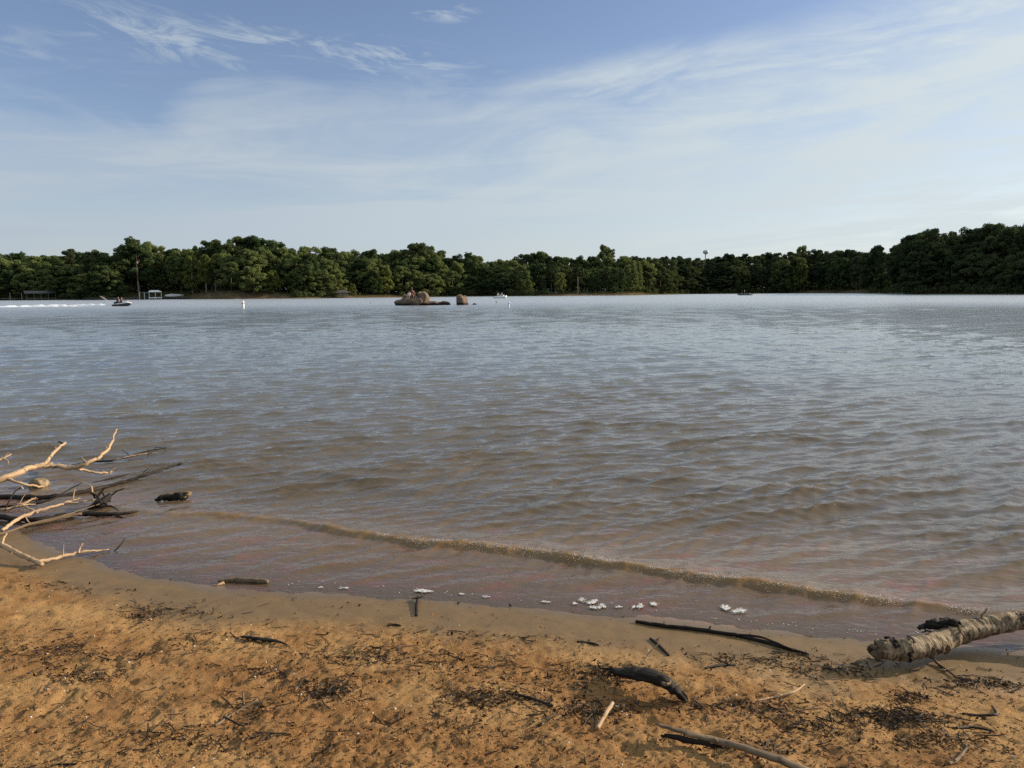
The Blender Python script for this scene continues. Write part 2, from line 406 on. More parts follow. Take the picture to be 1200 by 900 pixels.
vattr(me, 'vfar', sstep(60, 150, RR)[used]); vattr(me, 'off', sstep(3.5, 22, RR + 5 * (fbm(X * .25, Y * .25, 95, 3) - .5))[used]); vattr(me, 'depth', (hgt - gz)[used]); vattr(me, 'far', far[used])
vattr(me, 'bore', (np.exp(-((s + .02) / .065) ** 2) * np.clip(ab / .03, 0, 1))[used])
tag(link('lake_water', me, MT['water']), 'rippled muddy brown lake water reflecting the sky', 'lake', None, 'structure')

# ------------------------------------------------------------------ tubes for branches and sticks
def spline(pts, res):
    P = [Vector(p) for p in pts]; out = []
    for i in range(len(P) - 1):
        p0 = P[max(i - 1, 0)]; p1 = P[i]; p2 = P[i + 1]; p3 = P[min(i + 2, len(P) - 1)]
        for j in range(res):
            t = j / res; t2 = t * t; t3 = t2 * t
            out.append(((2 * p1) + (p2 - p0) * t + (2 * p0 - 5 * p1 + 4 * p2 - p3) * t2 + (3 * p1 - p0 - 3 * p2 + p3) * t3) * .5)
    out.append(P[-1]); return out
def tube_arrays(pts, rad, sides=9, res=6, rough=.10, seed=0, flat=1.0, ragged=0.0, rings=0.0, kink=.35):
    C = spline(pts, res) if len(pts) > 2 or res > 1 else [Vector(p) for p in pts]
    kr = np.random.default_rng(seed + 5); rm = float(max(rad))
    if kink: C = [c + Vector(kr.normal(0, kink * rm * .5, 3)) * (1 if 0 < i < len(C) - 1 else 0) for i, c in enumerate(C)]
    n = len(C); ra = np.interp(np.linspace(0, len(rad) - 1, n), np.arange(len(rad)), rad)
    r_ = np.random.default_rng(seed + 100)
    up = Vector((.1, .2, 1)).normalized(); V = []; UV = []; ln = 0.0
    for i, c in enumerate(C):
        tg = (C[min(i + 1, n - 1)] - C[max(i - 1, 0)]).normalized()
        sx = tg.cross(up); sx = sx.normalized() if sx.length > 1e-4 else Vector((1, 0, 0)); u2 = sx.cross(tg)
        if i: ln += (c - C[i - 1]).length
        for k in range(sides + 1):
            a = 2 * math.pi * (k % sides) / sides
            q = float(fbm(np.array([math.cos(a) * 1.3 + seed * 3.1 + 50]), np.array([math.sin(a) * 1.3 + ln / max(ra.max(), .004) * .35]), seed, 3)[0]) - .5
            r = ra[i] * (1 + rough * 4 * q)
            if rings: r *= 1 + rings * (float(fbm(np.array([ln * 55 + 2 * q]), np.array([math.cos(a) * .8 + seed]), seed + 3, 3)[0]) - .5) * 2
            off = tg * (r_.uniform(-1, 1) * ragged * ra[i]) if ragged and i in (0, n - 1) else Vector()
            V.append(c + sx * (math.cos(a) * r) + u2 * (math.sin(a) * r * flat) + off); UV.append((k / sides, ln))
    Fs = []; w = sides + 1
    for i in range(n - 1):
        for k in range(sides): Fs.append((i * w + k, i * w + k + 1, (i + 1) * w + k + 1, (i + 1) * w + k))
    b = len(V); V.append(C[0]); UV.append((.5, 0)); V.append(C[-1]); UV.append((.5, ln))
    tri = [(b, k + 1, k) for k in range(sides)] + [(b + 1, (n - 1) * w + k, (n - 1) * w + k + 1) for k in range(sides)]
    return np.array([tuple(v) for v in V]), Fs, tri, np.array(UV)
def tube(name, pts, rad, mat, parent=None, loc=None, **kw):
    V, q, t, uv = tube_arrays(pts, rad, **kw)
    if loc is not None: V = V - np.array(tuple(loc))
    return link(name, npmesh(name, V, [np.array(q), np.array(t)], True, uv), mat, parent)

# --- the peeling log, lower right
def C3(px, py, z): return PZ(px, py, z)
LG = [C3(1032, 762, .088), C3(1060, 762, .088), C3(1090, 756, .090), C3(1122, 742, .10), C3(1158, 734, .112), C3(1190, 728, .122), C3(1240, 721, .13)]
root = empty('driftwood_log', LG[1] * 1.0, 0, 'thick pale driftwood log with peeling dark-ringed bark lying half on sand half over water', 'log')
tube('trunk', LG, [.043, .052, .049, .055, .048, .049, .040], MT['log'], root, LG[1], sides=40, res=26, rough=.085, seed=3, ragged=.3, rings=.13, kink=0)
for k in range(9):
    u_ = random.uniform(.05, .8); pp = spline(LG, 10); i_ = int(u_ * (len(pp) - 2)); ax = (pp[i_ + 1] - pp[i_]).normalized(); sd_ = ax.cross(Vector((0, 0, 1))).normalized(); a_ = random.uniform(-.4, 2.6)
    o_ = (sd_ * math.cos(a_) + Vector((0, 0, 1)) * math.sin(a_)); t_ = (-sd_ * math.sin(a_) + Vector((0, 0, 1)) * math.cos(a_))
    tube('bark_strip', [pp[i_] + o_ * .056 - t_ * .03, pp[i_] + o_ * .064, pp[i_] + o_ * .060 + t_ * .03 + ax * random.uniform(-.01, .01)], [.006, .014, .005], MT['black'] if k % 3 else MT['core'], root, LG[1], sides=8, res=4, rough=.3, seed=60 + k, flat=.35)
e0 = LG[0] - (LG[1] - LG[0]).normalized() * .004; dr = (LG[1] - LG[0]).normalized()
tube('broken_end', [e0 - dr * .045 + Vector((0, 0, .006)), e0 - dr * .012, e0 + dr * .03], [.018, .036, .041], MT['core'], root, LG[1], sides=22, res=5, rough=.2, seed=8, ragged=.7)
tube('bark_flap', [C3(1078, 738, .125), C3(1096, 731, .15), C3(1118, 731, .15), C3(1132, 738, .11)], [.006, .030, .032, .01], MT['black'], root, LG[1], sides=18, res=8, rough=.42, seed=9, flat=.7)
tube('branch', [C3(1185, 727, .128), C3(1215, 722, .15), C3(1290, 716, .19), C3(1400, 708, .25)], [.040, .034, .03, .022], MT['pale'], root, LG[1], sides=14, res=8, rough=.08, seed=5)
for i, (a, b) in enumerate((((1088, 768, .03), (1106, 786, .008)), ((1030, 766, .06), (1016, 757, .075)), ((1150, 722, .165), (1158, 712, .20)))):
    tube('twig', [C3(*a), (C3(*a) + C3(*b)) / 2 + Vector((.004, 0, .003)), C3(*b)], [.006, .005, .003], MT['grey'], root, LG[1], sides=7, res=3, seed=20 + i)

# --- left pile of branches: list of (label, cat, mat, limbs); a limb is (part, [(px,py,z)...], [radii])
def branch(name, label, cat, mat, limbs, group=None, tubekw=None):
    p0 = C3(*limbs[0][1][0]) if len(limbs[0][1][0]) == 3 else G(*limbs[0][1][0])
    if len(limbs) == 1:
        o = tube(name, [C3(*q) - p0 for q in limbs[0][1]], limbs[0][2], limbs[0][3] if len(limbs[0]) > 3 else mat, seed=abs(hash_s(label)) % 997, **(tubekw or {}))
        o.location = p0; return tag(o, label, cat, group)
    r = empty(name, p0, 0, label, cat, group)
    for k, lm in enumerate(limbs):
        tube(lm[0], [C3(*q) for q in lm[1]], lm[2], lm[3] if len(lm) > 3 else mat, r, p0, seed=abs(hash_s(label)) % 997 + k, **(tubekw or {}))
        if lm[0] in ('limb', 'side_branch') and max(lm[2]) > .009 and not tubekw:
            pp = spline([C3(*q) for q in lm[1]], 6)
            for j in range(2 if lm[0] == 'limb' else 1):
                i_ = int(len(pp) * random.uniform(.3, .92)); b_ = pp[i_]; d_ = (pp[min(i_ + 1, len(pp) - 1)] - pp[i_ - 1]).normalized(); v_ = (d_ + Vector((random.uniform(-1, 1), random.uniform(-1, 1), random.uniform(-.1, 1.1)))).normalized() * random.uniform(.04, .13)
                tube('twig', [b_, b_ + v_ * .5 + Vector((0, 0, .008)), b_ + v_], [.005, .0035, .0015], lm[3] if len(lm) > 3 else mat, r, p0, sides=6, res=3, seed=j + 70)
    return r
def hash_s(s):
    h = 7
    for c in s: h = (h * 31 + ord(c)) & 0xffffff
    return h
BG = 'dead branches washed up at the left edge'
branch('driftwood_branch', 'large bleached branch forking upward out of the water at the left edge', 'branch', MT['pale'], [
    ('limb', [(-70, 585, .03), (-20, 568, .10), (12, 557, .15), (40, 547, .17), (60, 545, .16), (85, 548, .13), (105, 542, .17), (122, 531, .22), (131, 518, .26), (137, 503, .30)], [.034, .032, .030, .026, .024, .021, .018, .016, .012, .007]),
    ('side_branch', [(50, 546, .165), (60, 534, .22), (68, 525, .26), (77, 519, .28)], [.020, .017, .014, .012]),
    ('side_branch', [(80, 547, .135), (98, 551, .07), (118, 554, .02), (135, 553, -.02)], [.017, .013, .009, .005]),
    ('side_branch', [(6, 560, .13), (22, 566, .09), (42, 570, .03), (60, 571, -.02)], [.016, .012, .010, .006]),
    ('twig', [(73, 521, .27), (71, 518, .285), (68, 518, .28)], [.009, .008, .004], MT['black']),
    ('twig', [(124, 529, .225), (127, 521, .24), (125, 516, .25)], [.006, .005, .002])], BG)
branch('driftwood_branch', 'small bleached forked twig tip poking in at the left edge above the others', 'branch', MT['pale'], [
    ('limb', [(-40, 548, .10), (-10, 541, .15), (3, 537, .17), (13, 532, .19)], [.014, .012, .009, .006]),
    ('twig', [(4, 537, .17), (9, 540, .15), (10, 544, .13)], [.006, .005, .003])], BG)
branch('driftwood_branch', 'long dark wet bough lying in the water and rising to a blunt tip', 'branch', MT['dark'], [
    ('limb', [(-60, 584, .02), (0, 582, .02), (50, 583, .018), (95, 577, .022), (125, 570, .025), (150, 563, .045), (172, 556, .07), (195, 548, .09), (214, 543, .10)], [.026, .024, .022, .021, .02, .016, .014, .013, .011]),
    ('side_branch', [(150, 563, .045), (165, 557, .05), (172, 550, .08)], [.010, .008, .003])], BG)
branch('driftwood_branch', 'thin black twiggy branch lying flat on the water behind the bleached fork', 'branch', MT['black'], [
    ('limb', [(84, 545, .01), (110, 541, .025), (130, 540, .02), (150, 535, .03), (168, 530, .035), (186, 526, .03), (202, 523, .0)], [.006, .010, .011, .009, .010, .006, .003]),
    ('side_branch', [(130, 540, .02), (150, 535, .045), (172, 531, .055)], [.005, .006, .004], MT['pale']),
    ('twig', [(152, 534, .03), (147, 530, .05), (143, 527, .07)], [.005, .004, .002]),
    ('twig', [(180, 527, .03), (184, 524, .05), (194, 526, .045)], [.006, .004, .002])], BG)
branch('driftwood_branch', 'pale forked stick leaning over the dark logs near the waterline', 'branch', MT['pale'], [
    ('limb', [(2, 622, .03), (18, 610, .05), (40, 600, .07), (62, 594, .08), (80, 588, .09), (94, 584, .10)], [.013, .014, .014, .012, .010, .005]),
    ('side_branch', [(74, 590, .085), (90, 589, .085), (106, 586, .09)], [.010, .008, .004]),
    ('side_branch', [(44, 601, .065), (30, 594, .09), (20, 590, .10)], [.010, .008, .005]),
    ('twig', [(30, 606, .06), (34, 612, .04), (42, 615, .02)], [.005, .004, .002])], BG)
branch('driftwood_branch', 'short pale stub of branch crossing at the left edge beside an upright twig', 'branch', MT['pale'], [
    ('limb', [(-20, 602, .04), (6, 597, .07), (20, 593, .08), (32, 588, .10), (42, 583, .12)], [.012, .012, .011, .009, .004]),
    ('twig', [(22, 593, .085), (34, 591, .08), (42, 591, .07)], [.007, .006, .003]),
    ('side_branch', [(6, 598, .07), (12, 585, .11), (18, 576, .14), (25, 571, .16)], [.006, .007, .006, .005], MT['black']),
    ('knot', [(19, 574, .145), (24, 571, .16), (27, 573, .155)], [.006, .010, .005])], BG)
branch('driftwood_log', 'dark grey log lying along the waterline under the pale sticks', 'log', MT['dark'], [
    ('trunk', [(-50, 612, .03), (0, 606, .03), (40, 609, .03), (80, 603, .03), (105, 602, .03), (135, 602, .025), (166, 599, .01)], [.024, .024, .021, .020, .020, .016, .006]),
    ('side_branch', [(25, 617, .03), (60, 609, .04), (96, 602, .045)], [.012, .016, .010], MT['grey']),
    ('twig', [(130, 602, .02), (142, 606, .01), (150, 607, .0)], [.008, .006, .003])], BG)
branch('driftwood_branch', 'bent bleached branch with two pale arms resting on the sand at lower left', 'branch', MT['pale'], [
    ('limb', [(-40, 617, .13), (0, 638, .10), (22, 649, .075), (40, 657, .05), (50, 662, .035)], [.019, .018, .017, .016, .015]),
    ('side_branch', [(44, 659, .045), (62, 655, .04), (85, 649, .035), (105, 646, .03), (128, 644, .01)], [.013, .013, .011, .009, .005]),
    ('twig', [(92, 648, .035), (94, 642, .06), (97, 637, .08)], [.007, .006, .004]),
    ('twig', [(2, 640, .10), (4, 632, .13), (8, 625, .15)], [.009, .008, .004])], BG)
branch('twig', 'thin dark twig sticking up at the edge of the shallow water', 'twig', MT['black'], [('limb', [(134, 646, .0), (140, 640, .03), (147, 631, .06)], [.005, .005, .003])], BG)
branch('driftwood_branch', 'slim black branch half sunk between the bough and the bleached fork', 'branch', MT['dark'], [('limb', [(100, 568, .0), (128, 561, .012), (150, 556, .02), (170, 552, .012)], [.004, .008, .008, .003])], BG)
branch('driftwood_branch', 'thin brown branch slanting under the pale forked stick at the left edge', 'branch', MT['grey'], [('limb', [(-30, 632, .03), (0, 626, .03), (40, 613, .04), (75, 604, .05), (118, 590, .06)], [.011, .010, .009, .007, .003])], BG)
branch('driftwood_branch', 'dark crooked branch rising between the dark bough and the pale stub', 'branch', MT['black'], [('limb', [(-10, 594, .02), (30, 592, .03), (58, 586, .05), (84, 572, .09), (96, 566, .12)], [.010, .010, .008, .006, .003])], BG)
branch('twig', 'thin grey twig reaching right from the waterline log', 'twig', MT['grey'], [('limb', [(96, 600, .03), (130, 594, .05), (158, 588, .06), (170, 583, .08)], [.005, .005, .004, .002])], BG)
# root tangle
r0 = C3(118, 598, .0); rt = empty('root_tangle', r0, 0, 'black tangled root stump between the dark bough and the waterline log', 'stump', BG)
tube('stump', [C3(106, 598, .0), C3(118, 590, .05), C3(128, 580, .09)], [.035, .038, .02], MT['black'], rt, r0, sides=12, res=5, rough=.3, seed=33)
for k in range(11):
    a = C3(random.uniform(108, 130), random.uniform(580, 596), random.uniform(.02, .08)); b = a + Vector((random.uniform(-.14, .18), random.uniform(-.10, .10), random.uniform(-.05, .10)))
    tube('root', [a, (a + b) / 2 + Vector((0, .02, .02)), b], [.009, .008, .003], MT['pale'] if k in (2, 7) else MT['black'], rt, r0, sides=6, res=3, seed=40 + k)
# floating chunk and its neighbours
branch('driftwood_chunk', 'short dark waterlogged chunk of wood with a pale broken end in the shallows', 'driftwood', MT['black'], [
    ('trunk', [(184, 585, .012), (196, 583, .018), (210, 582, .02), (217, 581, .022)], [.020, .032, .034, .030]),
    ('broken_end', [(215, 581, .024), (220, 580, .028), (224, 579, .024)], [.030, .026, .010], MT['grey'])], None, dict(sides=14, rough=.16, ragged=.3))
def rock_mesh(c, dims, seed, amp=.35, n=24, sub=2):
    V = []; Fs = []
    m = n // 2
    for i in range(m + 1):
        ph = math.pi * i / m
        for j in range(n):
            a = 2 * math.pi * j / n; d = Vector((math.sin(ph) * math.cos(a), math.sin(ph) * math.sin(a), math.cos(ph)))
            q = float(fbm(np.array([d.x * 1.4 + d.z * .9 + seed * 7.3 + 20]), np.array([d.y * 1.4 - d.z * .8 + 11]), seed, 4)[0]) - .5
            k = 1 + amp * 2 * q
            dd = Vector([math.copysign(abs(t) ** .8, t) for t in d])
            V.append(Vector((dd.x * dims[0] * k, dd.y * dims[1] * k, dd.z * dims[2] * k)) + Vector(c))
    for i in range(m):
        for j in range(n): Fs.append((i * n + j, (i + 1) * n + j, (i + 1) * n + (j + 1) % n, i * n + (j + 1) % n))
    return V, Fs
def rock(name, loc, dims, seed, mat, label, cat='rock', amp=.35, group=None, parent=None, cen=(0, 0, 0), smooth=True, n=24):
    mb = MB(); mb.add(*rock_mesh(cen, dims, seed, amp, n)); o = mb.build(name, mat, parent, smooth)
    if not parent: o.location = loc; tag(o, label, cat, group)
    return o
p = C3(45, 568, .02)
rock('rock', p, (.085, .06, .065), 4, MT['stone'], 'small tan rock in the water under the bleached branch', amp=.5)

# --- sticks and bark on the sand
def stick(name, label, mat, pts, rad, extra=(), cat='stick', lift=.6, **kw):
    kw.setdefault('kink', .14)
    mx = max(rad)
    P = [G(a, b, (q[2] if len(q) > 2 else mx * lift)) for q in pts for a, b in [q[:2]]]
    p0 = P[0]
    if not extra:
        o = tube(name, [q - p0 for q in P], rad, mat, seed=hash_s(label) % 991, **kw); o.location = p0
        return tag(o, label, cat)
    r = empty(name, p0, 0, label, cat)
    tube('stem', P, rad, mat, r, p0, seed=hash_s(label) % 991, **kw)
    for k, e in enumerate(extra):
        Q = [G(a, b, (q[2] if len(q) > 2 else .006)) for q in e[1] for a, b in [q[:2]]]
        tube(e[0], Q, e[2], e[3] if len(e) > 3 else mat, r, p0, seed=k + 3, **{k2: v for k2, v in kw.items() if k2 in ('sides', 'res')})
    return r
stick('driftwood_chunk', 'short brown driftwood piece at the edge of the water left of centre', MT['grey'], [(256, 681), (275, 680), (300, 681), (314, 682)], [.008, .018, .018, .012], (('stub', [(262, 683, .005), (256, 685, .004), (250, 686, .002)], [.009, .007, .003], MT['pale']),), 'driftwood', sides=12, rough=.14)
stick('stick', 'small dark stick standing out of wet sand at the water edge', MT['black'], [(488, 722, .002), (488, 712, .006), (489, 704, .012), (490, 699, .018)], [.009, .009, .008, .006], (('twig', [(482, 702, .02), (489, 701, .02), (496, 699, .024)], [.002, .006, .002]),))
stick('bark_piece', 'flat black piece of bark on dry sand left of centre', MT['black'], [(283, 746), (300, 748), (318, 750), (338, 756)], [.010, .017, .016, .004], (), 'bark', flat=.5)
stick('stick', 'pale grey stick with a crossing twig on sand at lower left', MT['grey'], [(252, 851), (275, 836), (302, 820, .02)], [.006, .006, .005], (('twig', [(262, 840, .012), (278, 848, .006), (286, 851, .004)], [.004, .004, .003], MT['dark']), ('twig', [(286, 826, .01), (285, 816, .03), (285, 812, .035)], [.004, .004, .003])))
stick('stick', 'long thin black branch lying on wet sand beside the waterline', MT['black'], [(745, 728), (775, 733), (820, 738), (870, 746), (910, 756), (948, 767)], [.008, .012, .011, .010, .010, .005], (('twig', [(778, 733, .01), (778, 728, .03)], [.004, .002]), ('twig', [(830, 739, .01), (833, 734, .03)], [.006, .004]), ('side_branch', [(860, 744, .012), (890, 746, .02), (930, 762, .012)], [.006, .006, .003])), rough=.14)
stick('bark_slab', 'curved hollow slab of dark bark arched over the sand', MT['black'], [(716, 786, .012), (730, 787, .05), (750, 790, .075), (775, 798, .07), (795, 812, .04), (802, 820, .012)], [.010, .034, .046, .044, .030, .010], (('splinter', [(735, 786, .05), (715, 784, .02), (700, 783, .006)], [.008, .006, .003]), ('splinter', [(772, 798, .06), (780, 803, .085), (786, 798, .095)], [.010, .008, .003], MT['grey']), ('splinter', [(790, 810, .03), (800, 812, .03), (806, 820, .01)], [.012, .010, .004])), 'bark', sides=16, flat=.6, rough=.16)
stick('plank', 'long split grey plank of driftwood at the bottom edge', MT['grey'], [(770, 849, .045), (800, 858, .048), (840, 868, .045), (890, 882, .04), (935, 899, .03), (975, 915, .02)], [.008, .018, .022, .022, .022, .020], (('splinter', [(775, 862, .02), (800, 866, .03), (848, 876, .02)], [.005, .012, .006], MT['black']), ('knot', [(836, 866, .055), (840, 870, .06)], [.012, .006], MT['grey'])), 'plank', sides=14, flat=.55, rough=.10)
stick('stick', 'short pale bare stick on dark litter right of centre', MT['pale'], [(700, 854, .008), (708, 839, .016), (718, 824, .026)], [.008, .009, .008], (), rough=.08)
stick('stick', 'forked pale twig on the sand left of the big log', MT['pale'], [(888, 821), (903, 818), (915, 815, .012), (930, 811, .016), (943, 802, .02)], [.003, .005, .006, .005, .003], (('twig', [(915, 815, .014), (905, 811, .02)], [.004, .002]),))
stick('stick', 'thin dark stick below the waterline branch', MT['dark'], [(826, 783), (842, 780), (862, 779)], [.004, .007, .005], (('twig', [(856, 780, .01), (858, 774, .02)], [.004, .003]),))
stick('stick', 'dark stick with a small pale sprout in the middle of the beach', MT['dark'], [(593, 812), (615, 816), (648, 827)], [.003, .006, .005], (('twig', [(634, 815, .01), (636, 806, .035)], [.003, .002], MT['pale']), ('twig', [(620, 817, .01), (632, 812, .014), (648, 826, .006)], [.003, .002, .001])))
stick('twig', 'slender pale twig angled up behind the arched bark slab', MT['grey'], [(748, 782, .006), (757, 770, .03), (765, 761, .055), (771, 755, .07)], [.003, .003, .003, .002], (), 'twig')
stick('stick', 'short black stick beside the slender pale twig', MT['dark'], [(762, 748), (772, 756), (784, 768)], [.006, .008, .006], ())
stick('stick', 'dark hooked stick on the sand at the right edge', MT['dark'], [(1128, 836), (1150, 838), (1168, 837), (1162, 827)], [.003, .006, .007, .003], ())
stick('stick', 'grey knobbly stick at the lower right corner', MT['grey'], [(1112, 895), (1122, 890), (1132, 878, .012), (1136, 872, .02)], [.006, .007, .005, .003], (('twig', [(1120, 891, .01), (1112, 886, .014)], [.004, .002]),))
stick('stick', 'small dark stick pair on sand in front of the log', MT['dark'], [(1096, 776, .012), (1108, 784, .01), (1120, 793, .008)], [.004, .005, .003], (('twig', [(1104, 786, .008), (1126, 780, .014)], [.004, .003], MT['grey']),))
stick('stick', 'thin brown curved twig in front of the log shadow', MT['grey'], [(1012, 797), (1025, 796, .01), (1036, 795, .008)], [.002, .003, .002], ())
stick('stick', 'long dark stick lying at the bottom right edge', MT['dark'], [(1120, 853), (1140, 852), (1165, 857)], [.004, .006, .003], ())
stick('stick', 'dark stick stub in the middle of wet sand near the foam', MT['dark'], [(676, 752), (690, 753), (702, 756)], [.004, .006, .004], ())
stick('stick', 'black wood fragment left of the standing stick', MT['black'], [(454, 733), (462, 732), (470, 733)], [.004, .006, .003], ())
stick('stick', 'dark twig at the bottom left edge', MT['black'], [(60, 897), (75, 896), (90, 895)], [.003, .005, .003], ())

# --- litter (nobody could count it)
SPOTS = [(205, 706, 55, 9, 260), (110, 683, 60, 7, 120), (60, 765, 60, 16, 260), (170, 716, 22, 7, 90), (95, 797, 45, 10, 150), (150, 770, 40, 10, 80), (380, 812, 40, 16, 300), (315, 790, 30, 9, 90), (300, 838, 30, 12, 90), (430, 765, 70, 12, 260), (570, 822, 40, 10, 220), (690, 838, 50, 14, 220), (700, 785, 50, 14, 200), (985, 772, 60, 10, 420), (930, 762, 50, 8, 220), (870, 760, 40, 8, 120), (1040, 838, 50, 10, 300), (1150, 790, 55, 10, 260), (1080, 842, 40, 8, 110), (1070, 812, 25, 8, 90), (960, 850, 60, 14, 200), (1100, 870, 60, 16, 200), (230, 750, 90, 20, 160), (520, 775, 90, 20, 200), (640, 800, 90, 20, 160), (250, 880, 130, 16, 200), (860, 828, 80, 14, 220), (560, 860, 120, 22, 160), (560, 740, 120, 8, 90), (900, 880, 80, 14, 160), (380, 700, 120, 4, 30)]
def scatter(n, spots=True, frac=.66):
    out = []
    while len(out) < n:
        if spots and random.random() < frac:
            c = random.choices(SPOTS, [s_[4] for s_ in SPOTS])[0]
            px = random.gauss(c[0], c[2] * .6); py = random.gauss(c[1], c[3] * .6)
        else:
            px = random.uniform(-120, 1320); py = 650 + 300 * random.random() ** .8
        q = PZ(px, py, .05); out.append((q.x, q.y))
    P = np.array(out); t = tshore(P[:, 0], P[:, 1])
    k = rng.random(len(P)) < np.where(t < .04, 0, np.where(t < .42, .22, 1)); P = P[k]
    return P, gh(P[:, 0], P[:, 1])
def rnd_frames(n, tilt):
    yaw = rng.uniform(0, 2 * np.pi, n); a = np.stack([np.cos(yaw), np.sin(yaw), rng.normal(0, tilt, n)], 1); a /= np.linalg.norm(a, axis=1)[:, None]
    up = np.stack([rng.normal(0, tilt, n), rng.normal(0, tilt, n), np.ones(n)], 1); b = np.cross(up, a); b /= np.linalg.norm(b, axis=1)[:, None]
    return a, b, np.cross(a, b)
def flakes(n, lo, hi, name, mat, label, cat, curl=.35, tilt=.35):
    P, z = scatter(n); n = len(P); a, b, c = rnd_frames(n, tilt)
    L = rng.uniform(lo, hi, n) * rng.uniform(.6, 1.3, n); W = L * rng.uniform(.25, .6, n); o = np.stack([P[:, 0], P[:, 1], z + .004], 1)
    cu = (L * rng.uniform(-.1, curl, n))[:, None]; L = L[:, None]; W = W[:, None]
    V = np.stack([o - a * L * .5 + c * cu * .5, o - b * W * .5 + c * cu * .1 - a * L * .1, o + b * W * .5 + c * cu * .25, o + a * L * .5 + c * cu * .6, o + c * .0], 1).reshape(-1, 3)
    i = np.arange(n)[:, None] * 5
    tri = np.concatenate([i + np.array([[0, 1, 4]]), i + np.array([[1, 3, 4]]), i + np.array([[3, 2, 4]]), i + np.array([[2, 0, 4]])])
    tag(link(name, npmesh(name, V, tri, False), mat), label, cat, None, 'stuff')
flakes(7500, .007, .026, 'leaf_litter', MT['flake'], 'dark crumbled dead leaves scattered over the sand', 'leaf litter')
def twiglets(n, lo, hi, name, mat, label, cat):
    P, z = scatter(n, frac=.7); n = len(P); a, b, c = rnd_frames(n, .16)
    L = (np.exp(rng.uniform(math.log(lo), math.log(hi), n)))[:, None]; r = (L * .02 + .0008) * rng.uniform(.6, 1.4, n)[:, None]; o = np.stack([P[:, 0], P[:, 1], z + .004], 1)
    V = []
    for s_ in (-.5, 0, .5):
        bend = b * L * (0 if s_ else .08) * rng.uniform(-1, 1, n)[:, None]
        for k in range(3):
            an = 2.094 * k; V.append(o + a * L * s_ + bend + (b * math.cos(an) + c * math.sin(an)) * r)
    V = np.stack(V, 1).reshape(-1, 3); i = np.arange(n)[:, None] * 9
    Fs = [i + np.array([[s3 + k, s3 + (k + 1) % 3, s3 + 3 + (k + 1) % 3, s3 + 3 + k]]) for s3 in (0, 3) for k in range(3)]
    tag(link(name, npmesh(name, V, np.concatenate(Fs), False), mat), label, cat, None, 'stuff')
twiglets(3400, .015, .10, 'twig_litter', MT['bits'], 'tiny dark twig fragments strewn over the sand', 'twig litter')
def lumps(n, lo, hi, name, mat, label, cat, frac=.3):
    P, z = scatter(n, frac=frac); n = len(P); a, b, c = rnd_frames(n, .5); o = np.stack([P[:, 0], P[:, 1], z + .001], 1)
    s_ = np.exp(rng.uniform(math.log(lo), math.log(hi), n))[:, None]
    D6 = [a, b, -a, -b, c * .7, -c * .7]
    V = np.stack([o + d * s_ * rng.uniform(.6, 1.2, n)[:, None] for d in D6], 1).reshape(-1, 3); i = np.arange(n)[:, None] * 6
    Fs = np.concatenate([i + np.array([t]) for t in ((0, 1, 4), (1, 2, 4), (2, 3, 4), (3, 0, 4), (1, 0, 5), (2, 1, 5), (3, 2, 5), (0, 3, 5))])
    tag(link(name, npmesh(name, V, Fs, False), mat), label, cat, None, 'stuff')
lumps(16000, .0016, .008, 'soil_crumbs', MT['crumb'], 'loose orange crumbs of sand and clay on the beach', 'soil', .15)
lumps(330, .002, .007, 'shell_flecks', MT['shell'], 'tiny white shell and pebble flecks on the sand', 'shells', .5)

# --- foam at the water edge and white specks for sun sparkle on the little breaking wave
FP = [(375, 689, 3, 1), (402, 690, 5, 1.2), (500, 693, 18, 2.6), (570, 700, 4, 1), (640, 706, 7, 1.4), (685, 706, 12, 4.5), (702, 711, 9, 3), (725, 712, 4, 1.5), (756, 710, 11, 4), (745, 712, 6, 2), (860, 715, 13, 4), (850, 711, 6, 3), (540, 697, 4, 1)]
V = []; Fs = []
def blob(p, r, flat=.5):
    b = len(V); n = 6
    for i in range(3):
        ph = math.pi / 2 * i / 2.4
        for j in range(n): V.append((p.x + r * math.cos(ph) * math.cos(j * 1.047), p.y + r * math.cos(ph) * math.sin(j * 1.047), p.z + r * flat * math.sin(ph)))
    V.append((p.x, p.y, p.z + r * flat))
    for i in range(2):
        for j in range(n): Fs.append((b + i * n + j, b + i * n + (j + 1) % n, b + (i + 1) * n + (j + 1) % n)); Fs.append((b + i * n + j, b + (i + 1) * n + (j + 1) % n, b + (i + 1) * n + j))
    for j in range(n): Fs.append((b + 2 * n + j, b + 2 * n + (j + 1) % n, b + 3 * n))
for (px, py, rx, ry) in FP:
    subs = [(px + random.uniform(-rx, rx), py + random.uniform(-ry, ry) * .6, random.uniform(.25, .8)) for _ in range(5)]
    for k in range(int(30 + rx * ry * 11)):
        cx, cy, cw = random.choice(subs)
        q = PZ(cx + random.gauss(0, rx * .30 * cw), cy + random.gauss(0, ry * .42 * cw), .004); q.z = max(.010, ghs(q.x, q.y) + .003)
        blob(q, random.uniform(.0010, .0038), .14)
for k in range(70):
    px = random.uniform(330, 1080); py = np.interp(px, [a for a, b in SH], [b for a, b in SH]) - abs(random.gauss(0, 5)) - 1
    blob(PZ(px, py, .004), random.uniform(.0015, .005))
tag(link('foam', npmesh('foam', V, np.array(Fs)), MT['foam']), 'white foam clumps along the edge of the wet sand', 'foam', None, 'stuff')
V = []; Fs = []
